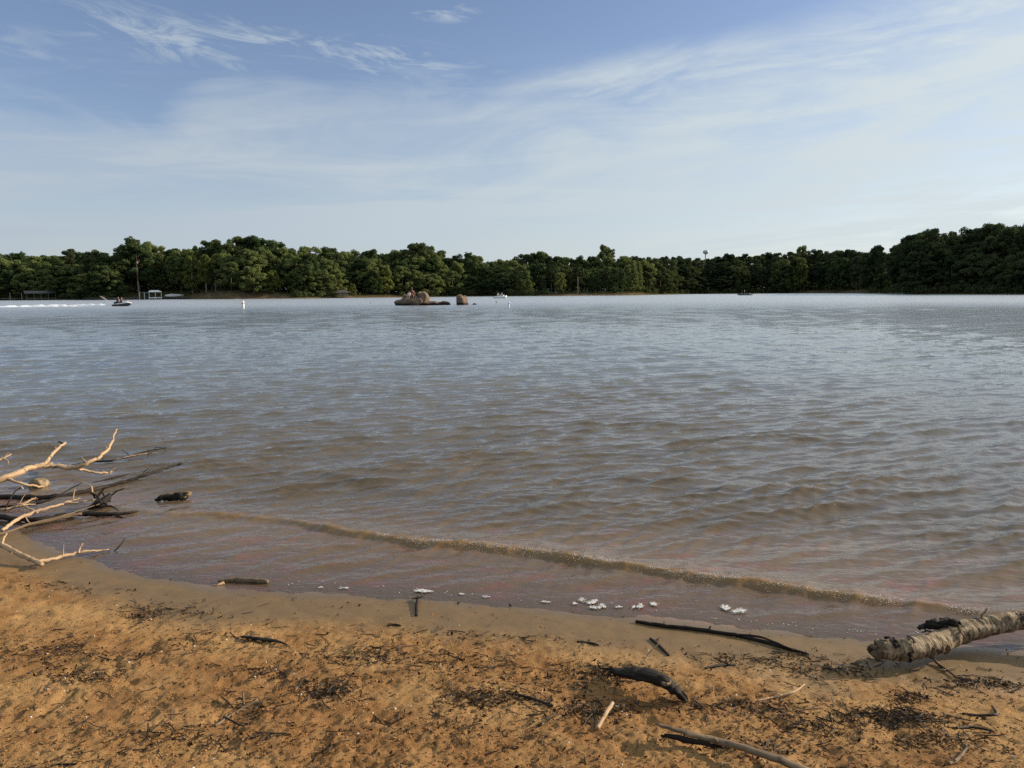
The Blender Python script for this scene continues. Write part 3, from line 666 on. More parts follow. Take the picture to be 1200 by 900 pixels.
for k in range(3000):  # white blobs added along the wave front as sun sparkle
    px = random.choice([random.gauss(500, 60), random.gauss(700, 90), random.gauss(820, 60), random.gauss(1020, 60), random.uniform(430, 1130)])
    if px < 425 or px > 1135: continue
    x0 = PZ(px, 660).x; y0 = float(bore_y(x0)) + .10 * (float(fbm(np.array([x0 * 1.3]), np.array([0.]), 21, 3)[0]) - .5)
    s_ = random.gauss(-.012, .028); a0 = float(np.interp(x0, BOX, BOA)) * (.78 + .44 * float(vn(np.array([x0 * 2.0]), np.array([5.]), 22)[0]))
    z0 = a0 * math.exp(-(s_ / (.055 if s_ < 0 else .20)) ** 2) + .004
    blob(Vector((x0, y0 + s_, z0)), random.uniform(.0010, .0032), .7)
tag(link('wave_sparkle_specks', npmesh('wave_sparkle_specks', V, np.array(Fs)), MT['foam']), 'white foam specks standing in for sun sparkle on the small breaking wave', 'foam', None, 'stuff')

# ------------------------------------------------------------------ trees
def clump_leaves(cs, rs, n_per, size, up=.12, jit=.65, r_=None, squash=.95):
    r_ = r_ or rng; Vs = []
    for c, r in zip(cs, rs):
        n = int(n_per * r * r); d = r_.normal(0, 1, (n, 3)); d /= np.linalg.norm(d, axis=1)[:, None]
        rad = r * r_.uniform(.55, 1.08, n)[:, None]; p = np.array(c) + d * rad * np.array([1, 1, squash])
        nm = d + r_.normal(0, jit, (n, 3)) + np.array([0, 0, up]); nm /= np.linalg.norm(nm, axis=1)[:, None]
        t = np.cross(nm, r_.normal(0, 1, (n, 3))); t /= np.linalg.norm(t, axis=1)[:, None]; b = np.cross(nm, t)
        s_ = (size * r_.uniform(.6, 1.4, n))[:, None]; w = s_ * r_.uniform(.45, .9, n)[:, None]
        Vs.append(np.stack([p - t * s_, p - b * w, p + t * s_, p + b * w], 1).reshape(-1, 3))
    V = np.concatenate(Vs); return V, np.arange(len(V)).reshape(-1, 4)
def tree_meshes(kind, seed):
    """unit of metres, about 20 m tall"""
    r_ = np.random.default_rng(seed); cs = []; rs = []; H = 20.0
    if kind == 'oak':                      # broad crown, foliage almost to the ground
        for _ in range(88):
            z = r_.uniform(.14, .96) * H; w = 6.0 * math.sin(math.pi * min(1, (z / H) ** .75 * .93 + .05)) ** .6
            a = r_.uniform(0, 6.28); q = w * math.sqrt(r_.uniform(.1, 1)); r = r_.uniform(.7, 1.5)
            cs.append((q * math.cos(a), q * math.sin(a), z - .4)); rs.append(r)
        tr = (.42, .10)
    elif kind == 'tall':                   # tall broadleaf, bare lower trunk
        for _ in range(78):
            z = r_.uniform(.28, .97) * H; w = 4.8 * math.sin(math.pi * min(1, (z / H - .24) / .78 * .9 + .08)) ** .7
            a = r_.uniform(0, 6.28); q = w * math.sqrt(r_.uniform(.05, 1)); r = r_.uniform(.65, 1.4)
            cs.append((q * math.cos(a), q * math.sin(a), z - .3)); rs.append(r)
        tr = (.34, .06)
    elif kind == 'pine':
        for _ in range(78):
            z = r_.uniform(.30, .98) * H; w = 3.7 * (1 - ((z / H - .55) / .47) ** 2 * .75 if z / H > .55 else .75 + .5 * (z / H - .4))
            a = r_.uniform(0, 6.28); q = max(.2, w) * math.sqrt(r_.uniform(.15, 1)); r = r_.uniform(.5, 1.1)
            cs.append((q * math.cos(a), q * math.sin(a), z - .3)); rs.append(r)
        tr = (.27, .07)
    elif kind == 'wispy':
        for _ in range(46):
            z = r_.uniform(.42, .99) * H; w = 2.6 * (1.1 - z / H) + .9
            a = r_.uniform(0, 6.28); q = w * math.sqrt(r_.uniform(.1, 1)); cs.append((q * math.cos(a), q * math.sin(a), z - .3)); rs.append(r_.uniform(.35, .75))
        tr = (.25, .06)
    else:                                  # round: low rounded tree of the shore edge
        for _ in range(84):
            z = r_.uniform(.10, .92) * H; w = 7.2 * math.sin(math.pi * min(1, (z / H) ** .8 * .9 + .08)) ** .55
            a = r_.uniform(0, 6.28); q = w * math.sqrt(r_.uniform(.25, 1)); cs.append((q * math.cos(a), q * math.sin(a), z - .3)); rs.append(r_.uniform(.8, 1.6))
        tr = (.35, .08)
    V, Fq = clump_leaves(cs, rs, 165 if kind != 'pine' else 170, .25 if kind != 'pine' else .23, r_=r_)
    crown = npmesh('crown_' + kind, V, Fq, False)
    top = (r_.normal(0, .3), r_.normal(0, .3), H * .93)
    parts = [tube_arrays([(0, 0, -1.5), (r_.normal(0, .12), r_.normal(0, .12), H * .35), top], [tr[0], tr[0] * .8, tr[1]], sides=7, res=4, rough=.05, seed=seed)]
    for j in r_.permutation(len(cs))[:11]:
        c = np.array(cs[j]); z0 = max(H * .2, c[2] - 2.2); k = z0 / (H * .93); b0 = np.array([top[0] * k, top[1] * k, z0])
        parts.append(tube_arrays([tuple(b0), tuple((b0 + c) / 2 + np.array([0, 0, -.2])), tuple(c)], [.13, .09, .04], sides=5, res=2, rough=.05, seed=seed + int(j)))
    Vs = []; Q = []; T = []; o = 0
    for v, q, t, uv in parts:
        Vs.append(v); Q += [tuple(i + o for i in f) for f in q]; T += [tuple(i + o for i in f) for f in t]; o += len(v)
    trunk = npmesh('trunk_' + kind, np.concatenate(Vs), [np.array(Q), np.array(T)])
    return trunk, crown
LIB = {}
for kind, nv in (('oak', 4), ('tall', 3), ('pine', 4), ('wispy', 2), ('round', 3)):
    for v in range(nv): LIB[kind, v] = tree_meshes(kind, 300 + 17 * v + sum(map(ord, kind)))
PROTO = {}
def proto_tree(kind, v, leaf, bark):
    key = (kind, v, leaf, bark)
    if key not in PROTO:
        tm, cm = LIB[kind, v]; tm = tm.copy(); cm = cm.copy()
        tm.materials.append(MT[bark]); cm.materials.append(MT[leaf]); PROTO[key] = (tm, cm)
    return PROTO[key]
def tree(loc, height, kind, v, leaf, name, label, group=None, wide=1.0, bark='trunk'):
    tm, cm = proto_tree(kind, v, leaf, bark); k = height / 20.0
    r = empty(name, loc, random.uniform(0, 6.28), label, 'tree', group); kw = k * wide
    r.scale = (kw * random.uniform(.9, 1.12), kw * random.uniform(.9, 1.12), k)
    link('trunk', tm, None, r); link('crown', cm, None, r)
    return r
SKY = [(-160, 297), (0, 296), (30, 295), (60, 297), (85, 293), (105, 291), (120, 292), (130, 298), (145, 292), (152, 285), (165, 279), (180, 281), (188, 290), (200, 293), (210, 290), (215, 287), (230, 285), (240, 288), (250, 281), (270, 280), (290, 276), (300, 275), (310, 278), (325, 281), (340, 287), (352, 290), (365, 289), (385, 290), (398, 293), (410, 292), (425, 294), (435, 290), (445, 291), (460, 288), (475, 288), (485, 283), (495, 284), (505, 287), (515, 292), (530, 297), (540, 298), (548, 297), (560, 299), (565, 304), (575, 303), (590, 300), (605, 297), (620, 294), (645, 294), (660, 296), (670, 299), (690, 299), (720, 300), (740, 299), (760, 298), (790, 298), (805, 300), (820, 299), (835, 299), (850, 297), (870, 294), (885, 296), (900, 295), (915, 295), (930, 293), (938, 289), (950, 292), (970, 292), (990, 291), (1003, 292), (1015, 291), (1025, 288), (1035, 293), (1045, 290), (1052, 281), (1060, 274), (1075, 270), (1090, 269), (1105, 272), (1120, 270), (1130, 267), (1145, 268), (1155, 261), (1170, 258), (1185, 256), (1200, 254), (1360, 244)]
SX = [a for a, b in SKY]; SY = [b for a, b in SKY]
def plant_at(px, back):
    az = azim(px); rad = float(Rshore(np.array([az]))[0]) + back
    x = rad * math.sin(az); y = rad * math.cos(az)
    return Vector((x, y, float(base_h(np.array([x]), np.array([y]))[0]))), rad
def height_to(px, py, loc, rad): return max(4, DIST(px, py, rad).z - loc.z)
def section(px):
    return ('left end' if px < 120 else 'left' if px < 350 else 'left of centre' if px < 560 else 'centre' if px < 760 else 'cove' if px < 1000 else 'right end')
SEC = {'left end': 'at the far left shore', 'left': 'behind the left knoll', 'left of centre': 'behind the rocky islets', 'centre': 'above the red sand spit', 'cove': 'around the recessed cove', 'right end': 'of the dark right wood'}
KIND = {'oak': 'round-crowned broadleaf tree', 'tall': 'tall broadleaf tree', 'pine': 'dark pine', 'wispy': 'sparse-crowned tree', 'round': 'low spreading tree'}
def choose(px, row):
    if px < 130: k = random.choice(['oak', 'tall', 'pine', 'oak']); l = 'leaf'
    elif px < 560: k = random.choice(['oak', 'tall', 'oak', 'tall', 'oak']); l = 'leaf'
    elif px < 760: k = random.choice(['oak', 'oak', 'pine', 'tall']); l = 'pine' if k == 'pine' else 'leaf'
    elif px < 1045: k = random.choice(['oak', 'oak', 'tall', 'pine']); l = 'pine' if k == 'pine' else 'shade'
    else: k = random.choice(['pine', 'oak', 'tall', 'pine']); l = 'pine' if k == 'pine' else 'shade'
    return k, l
ROWN = {0: 'topping the skyline', 1: 'in the middle of the wood', 2: 'at the water front'}
CLEAR = [(163, 10), (226, 14), (242, 12), (253, 9), (320, 16), (345, 8), (413, 12), (452, 12), (657, 14), (636, 8), (697, 14), (724, 16), (746, 8), (915, 16), (938, 11), (985, 16)]
def forest(row, step, back, frac):
    px = -75.0
    while px < 1290:
        q = px + random.uniform(-.3, .3) * step
        k, l = choose(q, row)
        if row == 2 and random.random() < .75: k = random.choice(['oak', 'round', 'oak'])
        l = 'pine' if k == 'pine' else l if l != 'pine' else 'shade'
        loc, rad = plant_at(q, random.uniform(*back))
        top = float(np.interp(q, SX, SY)); base = 346.0
        f = random.uniform(*frac); py = base - (base - top) * f
        sec = section(q)
        if not (row == 2 and (132 < q < 268 or 640 < q < 745 or 948 < q < 1018 or any(abs(q - c_) < w_ for c_, w_ in CLEAR)) or row == 1 and (150 < q < 212 or any(abs(q - c_) < w_ * .5 for c_, w_ in CLEAR))):
            h = height_to(q, py, loc, rad)
            tree(loc, h, k, random.randrange(4 if k in ('oak', 'pine') else 3), l, 'pine_tree' if k == 'pine' else 'broadleaf_tree', f'{KIND[k]} {ROWN[row]} {SEC[sec]}', f'{KIND[k]}s {ROWN[row]} {SEC[sec]}', (random.uniform(1.0, 1.4) if row == 0 else random.uniform(1.15, 1.65)) * (1.0 if h > 12 else 1.4))
        px += step * random.uniform(.75, 1.25)
forest(0, 10.0, (38, 58), (.88, 1.02)); forest(1, 15.0, (18, 30), (.70, .90)); forest(2, 18.0, (5, 12), (.38, .70))
# trees that stand out
def special(px, top, back, kind, v, leaf, name, label, wide=1.0, bark='trunk', base=None):
    loc, rad = plant_at(px, back); return tree(loc, height_to(px, top, loc, rad), kind, v, leaf, name, label, None, wide, bark)
special(163, 279, 25, 'tall', 0, 'leaf', 'broadleaf_tree', 'tallest tree above the left shore with a straight pale trunk and big open crown', 1.25, 'ptrunk')
special(226, 299, 14, 'oak', 1, 'lime', 'broadleaf_tree', 'left one of two light green trees with bare pale trunks on the knoll', .75, 'ptrunk')
special(242, 298, 13, 'tall', 1, 'lime', 'broadleaf_tree', 'right and greener one of two light trees on the knoll', .95, 'ptrunk')
special(253, 312, 12, 'wispy', 0, 'leaf', 'broadleaf_tree', 'thin wispy tree just right of the two light trees on the knoll', 1.0, 'ptrunk')
special(320, 316, 9, 'round', 0, 'lime', 'broadleaf_tree', 'bright green spreading tree beside the right foot of the knoll', .9)
special(345, 300, 20, 'oak', 2, 'leaf', 'broadleaf_tree', 'broad green tree leaning to the light right of the knoll', 1.1)
special(413, 331, 7, 'round', 1, 'lime', 'small_tree', 'small bright green tree just behind the boathouse', 1.0)
special(452, 310, 9, 'oak', 3, 'lime', 'broadleaf_tree', 'bright yellow-green tree left of the big dark tree behind the islet', .9)
special(490, 283, 30, 'oak', 0, 'shade', 'broadleaf_tree', 'huge dark domed tree behind the large islet rock', 1.35)
special(549, 294, 36, 'wispy', 1, 'leaf', 'broadleaf_tree', 'sparse ragged treetop right of the domed tree', 1.1)
special(657, 318, 9, 'round', 2, 'lime', 'broadleaf_tree', 'yellow-green rounded tree standing over the patch of lawn', .8)
special(636, 322, 6, 'pine', 1, 'pine', 'pine_tree', 'small dark conical tree beside the patch of lawn', 1.0)
special(697, 317, 12, 'round', 0, 'leaf', 'broadleaf_tree', 'grey-green rounded tree right of the white dead trunk', .9)
special(724, 312, 10, 'round', 1, 'leaf', 'broadleaf_tree', 'largest rounded tree at the tip of the sand spit', 1.0)
special(746, 306, 16, 'oak', 2, 'leaf', 'broadleaf_tree', 'tall light-edged tree at the end of the spit', .9)
special(708, 286, 62, 'tall', 1, 'leaf', 'broadleaf_tree', 'lone wispy treetop standing high above the skyline in mid picture', .7)
special(716, 290, 62, 'wispy', 1, 'leaf', 'broadleaf_tree', 'thin bare companion beside the lone wispy treetop', .9)
special(915, 303, 6, 'round', 2, 'leaf', 'broadleaf_tree', 'large rounded tree left of the sandy gap', 1.15)
special(938, 302, 10, 'oak', 1, 'lime', 'broadleaf_tree', 'bright yellow-green tree edge beside the sandy gap', .8)
special(985, 301, 14, 'round', 0, 'leaf', 'broadleaf_tree', 'low spreading tree right of the sandy gap', 1.1)
special(1026, 287, 30, 'pine', 2, 'pine', 'pine_tree', 'domed pine standing alone between the cove and the dark wood', 1.1)
special(937, 288, 50, 'tall', 2, 'leaf', 'broadleaf_tree', 'bumpy treetop rising over the skyline of the cove', .9)
special(1066, 272, 14, 'pine', 0, 'pine', 'pine_tree', 'tall pine at the stepped left edge of the dark wood', 1.1)
special(1091, 268, 24, 'pine', 3, 'pine', 'pine_tree', 'flat-topped pine above the dark wood', 1.0)
# dead trunk and pole
loc, rad = plant_at(677, 8); H = height_to(677, 325, loc, rad)
r = empty('dead_tree', loc, 0, 'white bare dead trunk standing on the red sand spit', 'tree')
tube('trunk', [loc + Vector((0, 0, -.5)), loc + Vector((.1, 0, H * .5)), loc + Vector((0, 0, H))], [.32, .25, .14], MT['ptrunk'], r, loc)
tube('limb', [loc + Vector((0, 0, H * .9)), loc + Vector((.8, 0, H * .97)), loc + Vector((1.5, 0, H * 1.02))], [.12, .1, .05], MT['ptrunk'], r, loc)
# dense wood behind and undergrowth along the bank (nobody could count it)
cs = []; rs = []
for px in np.arange(-90, 1300, 3.0):
    for back, top in ((36, .66), (62, .86)) + (((90, .9), (120, .92)) if 720 < px < 1070 else ()):
        loc, rad = plant_at(px + random.uniform(-2, 2), back + random.uniform(-4, 4)); h = (height_to(px, 346 - (346 - float(np.interp(px, SX, SY))) * top, loc, rad))
        for k in range(4):
            cs.append((loc.x + random.uniform(-2, 2), loc.y + random.uniform(-3, 3), loc.z + h * (k + .5) / 4)); rs.append(random.uniform(2.0, 3.2))
V, Fq = clump_leaves(cs, rs, 6, .7)
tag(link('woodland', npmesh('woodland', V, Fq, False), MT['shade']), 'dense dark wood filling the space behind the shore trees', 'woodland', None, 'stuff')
cs = []; rs = []
for px in np.arange(-90, 1300, 2.2):
    if 222 < px < 345: continue
    if 132 < px < 222 and random.random() < .75: continue
    open_ = 132 < px < 222 or 640 < px < 755 or 395 < px < 470
    back = (12 if open_ else 4) + random.uniform(-1.5, 4)
    if 930 < px < 1020: back += random.uniform(22, 40)
    loc, rad = plant_at(px, back); r = random.uniform(.7, 2.2) * (.35 if open_ else 1.0)
    cs.append((loc.x, loc.y, loc.z + r * .6)); rs.append(r)
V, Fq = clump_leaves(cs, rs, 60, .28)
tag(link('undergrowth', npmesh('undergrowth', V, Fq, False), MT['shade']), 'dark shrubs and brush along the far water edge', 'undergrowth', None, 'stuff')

# ------------------------------------------------------------------ far structures
# water tower
D0 = 760; tw = DIST(826, 341, D0); tw.z = float(base_h(np.array([tw.x]), np.array([tw.y]))[0]); topz = DIST(826, 293.0, D0).z - tw.z
r = empty('water_tower', tw, 0, 'pale water tower tank peeking above the trees right of centre', 'water tower')
mb = MB(); secs = []
for rad_, zz in ((.9, topz - 4.2), (2.2, topz - 3.4), (2.9, topz - 2.2), (2.8, topz - 1.2), (2.0, topz - .4), (.5, topz)):
    secs.append([Vector((rad_ * math.cos(t * math.pi / 10), rad_ * math.sin(t * math.pi / 10), zz)) for t in range(20)])
mb.loft(secs); mb.build('tank', MT['steel'], r, True)
mb = MB(); mb.cyl((0, 0, -1), (0, 0, topz - 3.9), 1.3, .7, 16); mb.build('pedestal', MT['steel'], r, True)
mb = MB(); mb.cyl((0, 0, topz - .1), (0, 0, topz + 1.6), .06, .04); mb.build('antenna', MT['silver'], r)
# islet rocks
def at_water(px, dist):
    p = DIST(px, 343, dist); return Vector((p.x, p.y, 0))
DI = 118.0; s_px = DI / F
p = at_water(486, DI)
r = empty('islet_rock', p, 0, 'largest granite islet of piled boulders with people on it', 'rock', 'granite islets in the lake')
rock('boulder', p, (2.35, 1.7, 1.2), 11, MT['rock'], '', parent=r, cen=(-.45, 0, .15), amp=.45, n=44)
rock('boulder', p, (1.05, 1.1, 1.25), 13, MT['rock'], '', parent=r, cen=(1.25, .1, .75), amp=.42, n=40)
rock('ledge', p, (1.9, 1.2, .45), 14, MT['drock'], '', parent=r, cen=(-.85, -.9, .05), amp=.3)
rock('ledge', p, (1.7, 1.0, .55), 15, MT['rock'], '', parent=r, cen=(2.0, -.3, .05), amp=.5, n=36)
rock('boulder', p, (.95, .8, .75), 27, MT['rock'], '', parent=r, cen=(-.9, .1, .85), amp=.5, n=36)
rock('boulder', p, (.6, .6, .6), 28, MT['rock'], '', parent=r, cen=(.4, -.5, .75), amp=.5, n=30)
rock('islet_rock', at_water(513, DI), (.75, .5, .42), 16, MT['drock'], 'small low dark rock right beside the largest islet', 'rock', .35, 'granite islets in the lake')
rock('islet_rock', at_water(521.5, DI), (.85, .6, .62), 17, MT['drock'], 'low black rounded rock between the two taller islets', 'rock', .3, 'granite islets in the lake')
rock('islet_rock', at_water(541.5, DI), (.85, .8, 1.55), 18, MT['rock'], 'upright brown boulder standing alone right of the largest islet', 'rock', .45, 'granite islets in the lake')
rock('islet_rock', at_water(556, DI), (.28, .25, .22), 19, MT['drock'], 'tiny black rock right of the upright boulder', 'rock', .3, 'granite islets in the lake')

# people: one skinned body each, clothes and hair as children
def skin_mesh(name, pts, rad, edges, mat, parent, sub=1):
    me = bpy.data.meshes.new(name); me.from_pydata(pts, edges, []); o = bpy.data.objects.new(name, me); COL.objects.link(o)
    o.modifiers.new('s', 'SKIN'); sv = me.skin_vertices[0].data
    for v, q in zip(sv, rad): v.radius = (q, q)
    sv[0].use_root = True
    m = o.modifiers.new('d', 'SUBSURF'); m.levels = m.render_levels = sub
    dg = bpy.context.evaluated_depsgraph_get(); nm = bpy.data.meshes.new_from_object(o.evaluated_get(dg)); bpy.data.objects.remove(o); bpy.data.meshes.remove(me)
    nm.name = name; nm.polygons.foreach_set('use_smooth', np.ones(len(nm.polygons), bool)); nm.materials.clear()
    return link(name, nm, mat, parent)
def person(loc, rz, pose, label, shirt, shorts, hair='hair', group=None):
    r = empty('person', loc, rz, label, 'person', group)       # faces local +X; origin = feet (stand) or seat (sit)
    if pose == 'stand': hip = .92; kn = [(.03, .10, .48), (.0, -.11, .48)]; an = [(.0, .12, .07), (.02, -.12, .07)]
    elif pose == 'straddle': hip = .08; kn = [(.36, .26, .02), (.36, -.26, .02)]; an = [(.22, .30, -.38), (.22, -.30, -.38)]
    else: hip = .10; kn = [(.42, .12, .16), (.42, -.12, .16)]; an = [(.52, .12, -.26), (.52, -.12, -.26)]
    lean = {'stand': .02, 'straddle': .14, 'sit': .03}[pose]
    hp = (0, 0, hip); ch = (lean * .7, 0, hip + .36); nk = (lean, 0, hip + .55); hd = (lean + .02, 0, hip + .66); tp = (lean + .03, 0, hip + .78)
    P = [hp, ch, nk, hd, tp]; Rd = [.14, .15, .065, .095, .075]; E = [(0, 1), (1, 2), (2, 3), (3, 4)]
    hands = []
    for sgn in (1, -1):
        b = len(P); P += [(lean * .9, sgn * .18, hip + .47)]
        if pose == 'straddle': P += [(lean + .18, sgn * .24, hip + .28), (lean + .45, sgn * .24, hip + .26), (lean + .53, sgn * .23, hip + .26)]
        elif pose == 'sit': P += [(lean + .05, sgn * .25, hip + .22), (lean + .25, sgn * .20, hip + .10), (lean + .34, sgn * .18, hip + .10)]
        else: P += [(lean, sgn * .25, hip + .2), (lean + .06, sgn * .26, hip - .05), (lean + .08, sgn * .25, hip - .14)]
        Rd += [.07, .05, .038, .04]; E += [(1, b), (b, b + 1), (b + 1, b + 2), (b + 2, b + 3)]
    for i, sgn in enumerate((1, -1)):
        b = len(P); a = an[i]; P += [(.02, sgn * .10, hip - .03), kn[i], a, (a[0] + .14, a[1], a[2] - .04)]; Rd += [.10, .065, .045, .04]; E += [(0, b), (b, b + 1), (b + 1, b + 2), (b + 2, b + 3)]
    skin_mesh('body', P, Rd, E, MT['skin'], r)
    sp = [P[0], P[1], (lean * .95, 0, hip + .50), P[5], (Vector(P[5]) * .3 + Vector(P[6]) * .7), P[9], (Vector(P[9]) * .3 + Vector(P[10]) * .7)]
    skin_mesh('shirt', [tuple(q) for q in sp], [.155, .168, .09, .085, .068, .085, .068], [(0, 1), (1, 2), (1, 3), (3, 4), (1, 5), (5, 6)], MT[shirt], r)
    l1 = Vector(P[13]); k1 = Vector(P[14]); l2 = Vector(P[17]); k2 = Vector(P[18])
    skin_mesh('shorts', [hp, tuple(l1), tuple(l1 * .25 + k1 * .75), tuple(l2), tuple(l2 * .25 + k2 * .75)], [.155, .115, .088, .115, .088], [(0, 1), (1, 2), (0, 3), (3, 4)], MT[shorts], r)
    mb = MB(); mb.add(*rock_mesh((hd[0] - .025, 0, hd[2] + .06), (.10, .10, .095), 3, .05, 12)); mb.build('hair', MT[hair], r, True)
    mb = MB(); mb.box((hd[0] + .105, 0, hd[2] + .01), (.03, .03, .05)); mb.build('nose', MT['skin'], r)
    return r
PG = 'people on the largest islet'
person(p + Vector((-.75, -.9, 1.32)), R(-100), 'sit', 'person in a pale shirt sitting on the left shoulder of the largest islet', 'wcloth', 'blue', 'hair', PG)
person(p + Vector((-.15, -.5, 1.48)), R(-70), 'sit', 'person in a red shirt sitting next to the boulder top of the islet', 'red', 'blue', 'hair', PG)
person(p + Vector((-.40, -.2, 1.18)), R(200), 'stand', 'person in a dark shirt standing between the seated two on the islet', 'blue', 'red', 'hair', PG)

# jet ski with riders
js = at_water(142, 148); 
r = empty('jet_ski', js, R(6), 'white jet ski with black seat speeding past at the left', 'jet ski')
def sect(x, w, z0, z1, n=12, p_=.7):
    out = []
    for i in range(n):
        t = 2 * math.pi * i / n; c = math.cos(t); s2 = math.sin(t)
        out.append(Vector((x, w * math.copysign(abs(c) ** p_, c), (z0 + z1) / 2 + (z1 - z0) / 2 * math.copysign(abs(s2) ** p_, s2))))
    return out
mb = MB(); mb.loft([sect(-1.5, .48, -.05, .32), sect(-1.0, .58, -.15, .36), sect(.2, .58, -.15, .42), sect(.9, .48, -.05, .50), sect(1.35, .28, .18, .56), sect(1.62, .06, .40, .56)]); mb.build('hull', MT['dgrey'], r, True)
mb = MB(); mb.loft([sect(-1.45, .44, .26, .42), sect(-.6, .46, .3, .5), sect(.1, .46, .34, .62), sect(.55, .40, .4, .86), sect(1.0, .33, .48, .80), sect(1.4, .2, .5, .68), sect(1.66, .05, .52, .6)]); mb.build('deck', MT['white'], r, True)
mb = MB(); mb.loft([sect(-1.3, .18, .4, .74), sect(-.9, .22, .4, .82), sect(-.5, .2, .4, .74), sect(.2, .18, .45, .74), sect(.4, .12, .5, .70)]); mb.build('seat', MT['dgrey'], r, True)
mb = MB(); mb.cyl((.5, -.38, 1.02), (.5, .38, 1.02), .03); mb.cyl((.62, 0, .78), (.5, 0, 1.02), .05); mb.build('handlebar', MT['dgrey'], r)
mb = MB(); mb.box((.78, 0, .92), (.03, .36, .16), 0, R(-35)); mb.build('windscreen', MT['glass'], r)
mz = Matrix.Rotation(R(6), 3, 'Z')
person(js + mz @ Vector((-.15, 0, .74)), R(6), 'straddle', 'front rider in a dark vest steering the jet ski', 'blue', 'dgrey', 'hair', 'jet ski riders')
person(js + mz @ Vector((-.75, 0, .80)), R(6), 'straddle', 'rear rider in a dark top behind the jet ski driver', 'dgrey', 'blue', 'hair', 'jet ski riders')
# wake: low heaped white water behind, and a rooster tail of drops
V = []; nx = 150; ny = 9
for i in range(nx + 1):
    u = i / nx; L = u * 44
    for j in range(ny):
        v = j / (ny - 1) * 2 - 1; w = .45 + .9 * u ** .7
        hh = .75 * (.34 * (1 - u) ** 1.5 + .12) * (1 - v * v) * (.5 + float(vn(np.array([L * 1.3]), np.array([v * 1.5 + 3]), 55)[0])) + .05
        V.append((-1.4 - L, v * w, hh - .06 * abs(v)))
i = np.arange(nx)[:, None] * ny + np.arange(ny - 1)[None, :]
o = link('wake', npmesh('wake', V, np.stack([i, i + 1, i + ny + 1, i + ny], -1).reshape(-1, 4)), MT['wake']); o.location = js; o.rotation_euler = (0, 0, R(4))
tag(o, 'white foaming wake trailing behind the jet ski', 'wake', None, 'stuff')
V = []; Fs = []
for k in range(520):
    t = random.random(); sp = .05 + .22 * t
    q = Vector((-1.6 - 1.9 * t + random.gauss(0, sp * .35), random.gauss(0, .10 + .1 * t), .25 + 1.75 * t - .25 * t * t + random.gauss(0, sp * .25)))
    blob(q, random.uniform(.010, .026), 1.0)
for k in range(1800):
    t = random.random() ** 1.3; q = Vector((-1.4 - t * 16, random.gauss(0, .5), abs(random.gauss(.1, .34 * (1 - t * .6)))))
    blob(q, random.uniform(.012, .04), 1.0)
o = link('spray', npmesh('spray', V, np.array(Fs)), MT['foam']); o.location = js; o.rotation_euler = (0, 0, R(4))
tag(o, 'fine plume of spray thrown up behind the jet ski', 'spray', None, 'stuff')

# buoys
def buoy(px, ybase, h, rr_, label, mats, tilt=0.0):
    q = PZ(px, ybase); r = empty('buoy', q, 0, label, 'buoy', 'marker buoys on the lake'); r.rotation_euler = (0, tilt, 0)
    secs = [[Vector((k * rr_ * math.cos(t * .5236), k * rr_ * math.sin(t * .5236), z)) for t in range(12)] for k, z in ((.6, -.3), (1, -.1), (1, h * .9), (.8, h * .97), (.3, h))]
    mb = MB(); mb.loft(secs); mb.build('float', mats[0], r, True)
    mb = MB(); mb.cyl((0, 0, h * .62), (0, 0, h * .74), rr_ * 1.03, n=12); mb.build('band', mats[1], r, True)
    return r
MT['orange'] = plain('orange_band', (.55, .14, .03), .5, .1)
buoy(285, 361, 1.0, .17, 'white can buoy floating alone in front of the knoll', (MT['white'], MT['orange']))
buoy(434.5, 356.5, .55, .06, 'thin grey pole buoy left of the largest islet', (MT['silver'], MT['dgrey']))
buoy(581.5, 355.5, .50, .06, 'thin dark pole buoy in front of the motorboat', (MT['dgrey'], MT['silver']))
buoy(596, 360, .70, .11, 'white leaning buoy right of the motorboat', (MT['white'], MT['dgrey']), R(9))

# boats
def boat(px, dist, rz, L, W, H, matname, label, name='motorboat'):
    q = at_water(px, dist); r = empty(name, q, rz, label, 'boat'); k = L / 6
    mb = MB(); mb.loft([sect(-3 * k, W * .46, -.2, H * .9), sect(-1.5 * k, W * .5, -.25, H * .9), sect(.8 * k, W * .5, -.22, H * .95), sect(2.2 * k, W * .34, -.05, H * 1.08), sect(3 * k, W * .05, H * .5, H * 1.2)]); mb.build('hull', MT[matname], r, True)
    mb = MB(); mb.box((-3.12 * k, 0, H * .75), (.3, .35, H * 1.1), 0, 0, 0, .8); mb.cyl((-3.15 * k, 0, -.3), (-3.12 * k, 0, H * .4), .09); mb.build('outboard_motor', MT['dgrey'], r)
    for sx in (-1.1 * k, .5 * k):
        mb = MB(); mb.box((sx, 0, H * .98), (.5, W * .5, .18)); mb.box((sx - .25, 0, H * .98 + .25), (.12, W * .5, .45)); mb.build('seat', MT['wcloth' if matname == 'white' else 'dgrey'], r)
    return r, q
b, q = boat(586.5, 250, R(-12), 4.4, 1.9, .8, 'white', 'small white motorboat with passengers behind the leaning buoy')
mb = MB(); mb.box((.9, 0, .95), (.5, .8, .35)); mb.build('console', MT['white'], b); mb = MB(); mb.box((1.2, 0, 1.25), (.05, .9, .35), 0, R(-30)); mb.build('windscreen', MT['glass'], b)
mb = MB()
for sx in (-.9, .6):
    for sy in (-.8, .8): mb.cyl((sx, sy, .7), (sx * .8, sy, 2.0), .03)
mb.build('canopy_frame', MT['silver'], b)
person(q + Vector((-.8, 0, .9)), R(-12), 'sit', 'person in white sitting at the stern of the white motorboat', 'wcloth', 'blue', 'hair')
person(q + Vector((.4, 0.1, .9)), R(-12), 'sit', 'person in red sitting forward in the white motorboat', 'red', 'blue', 'hair')
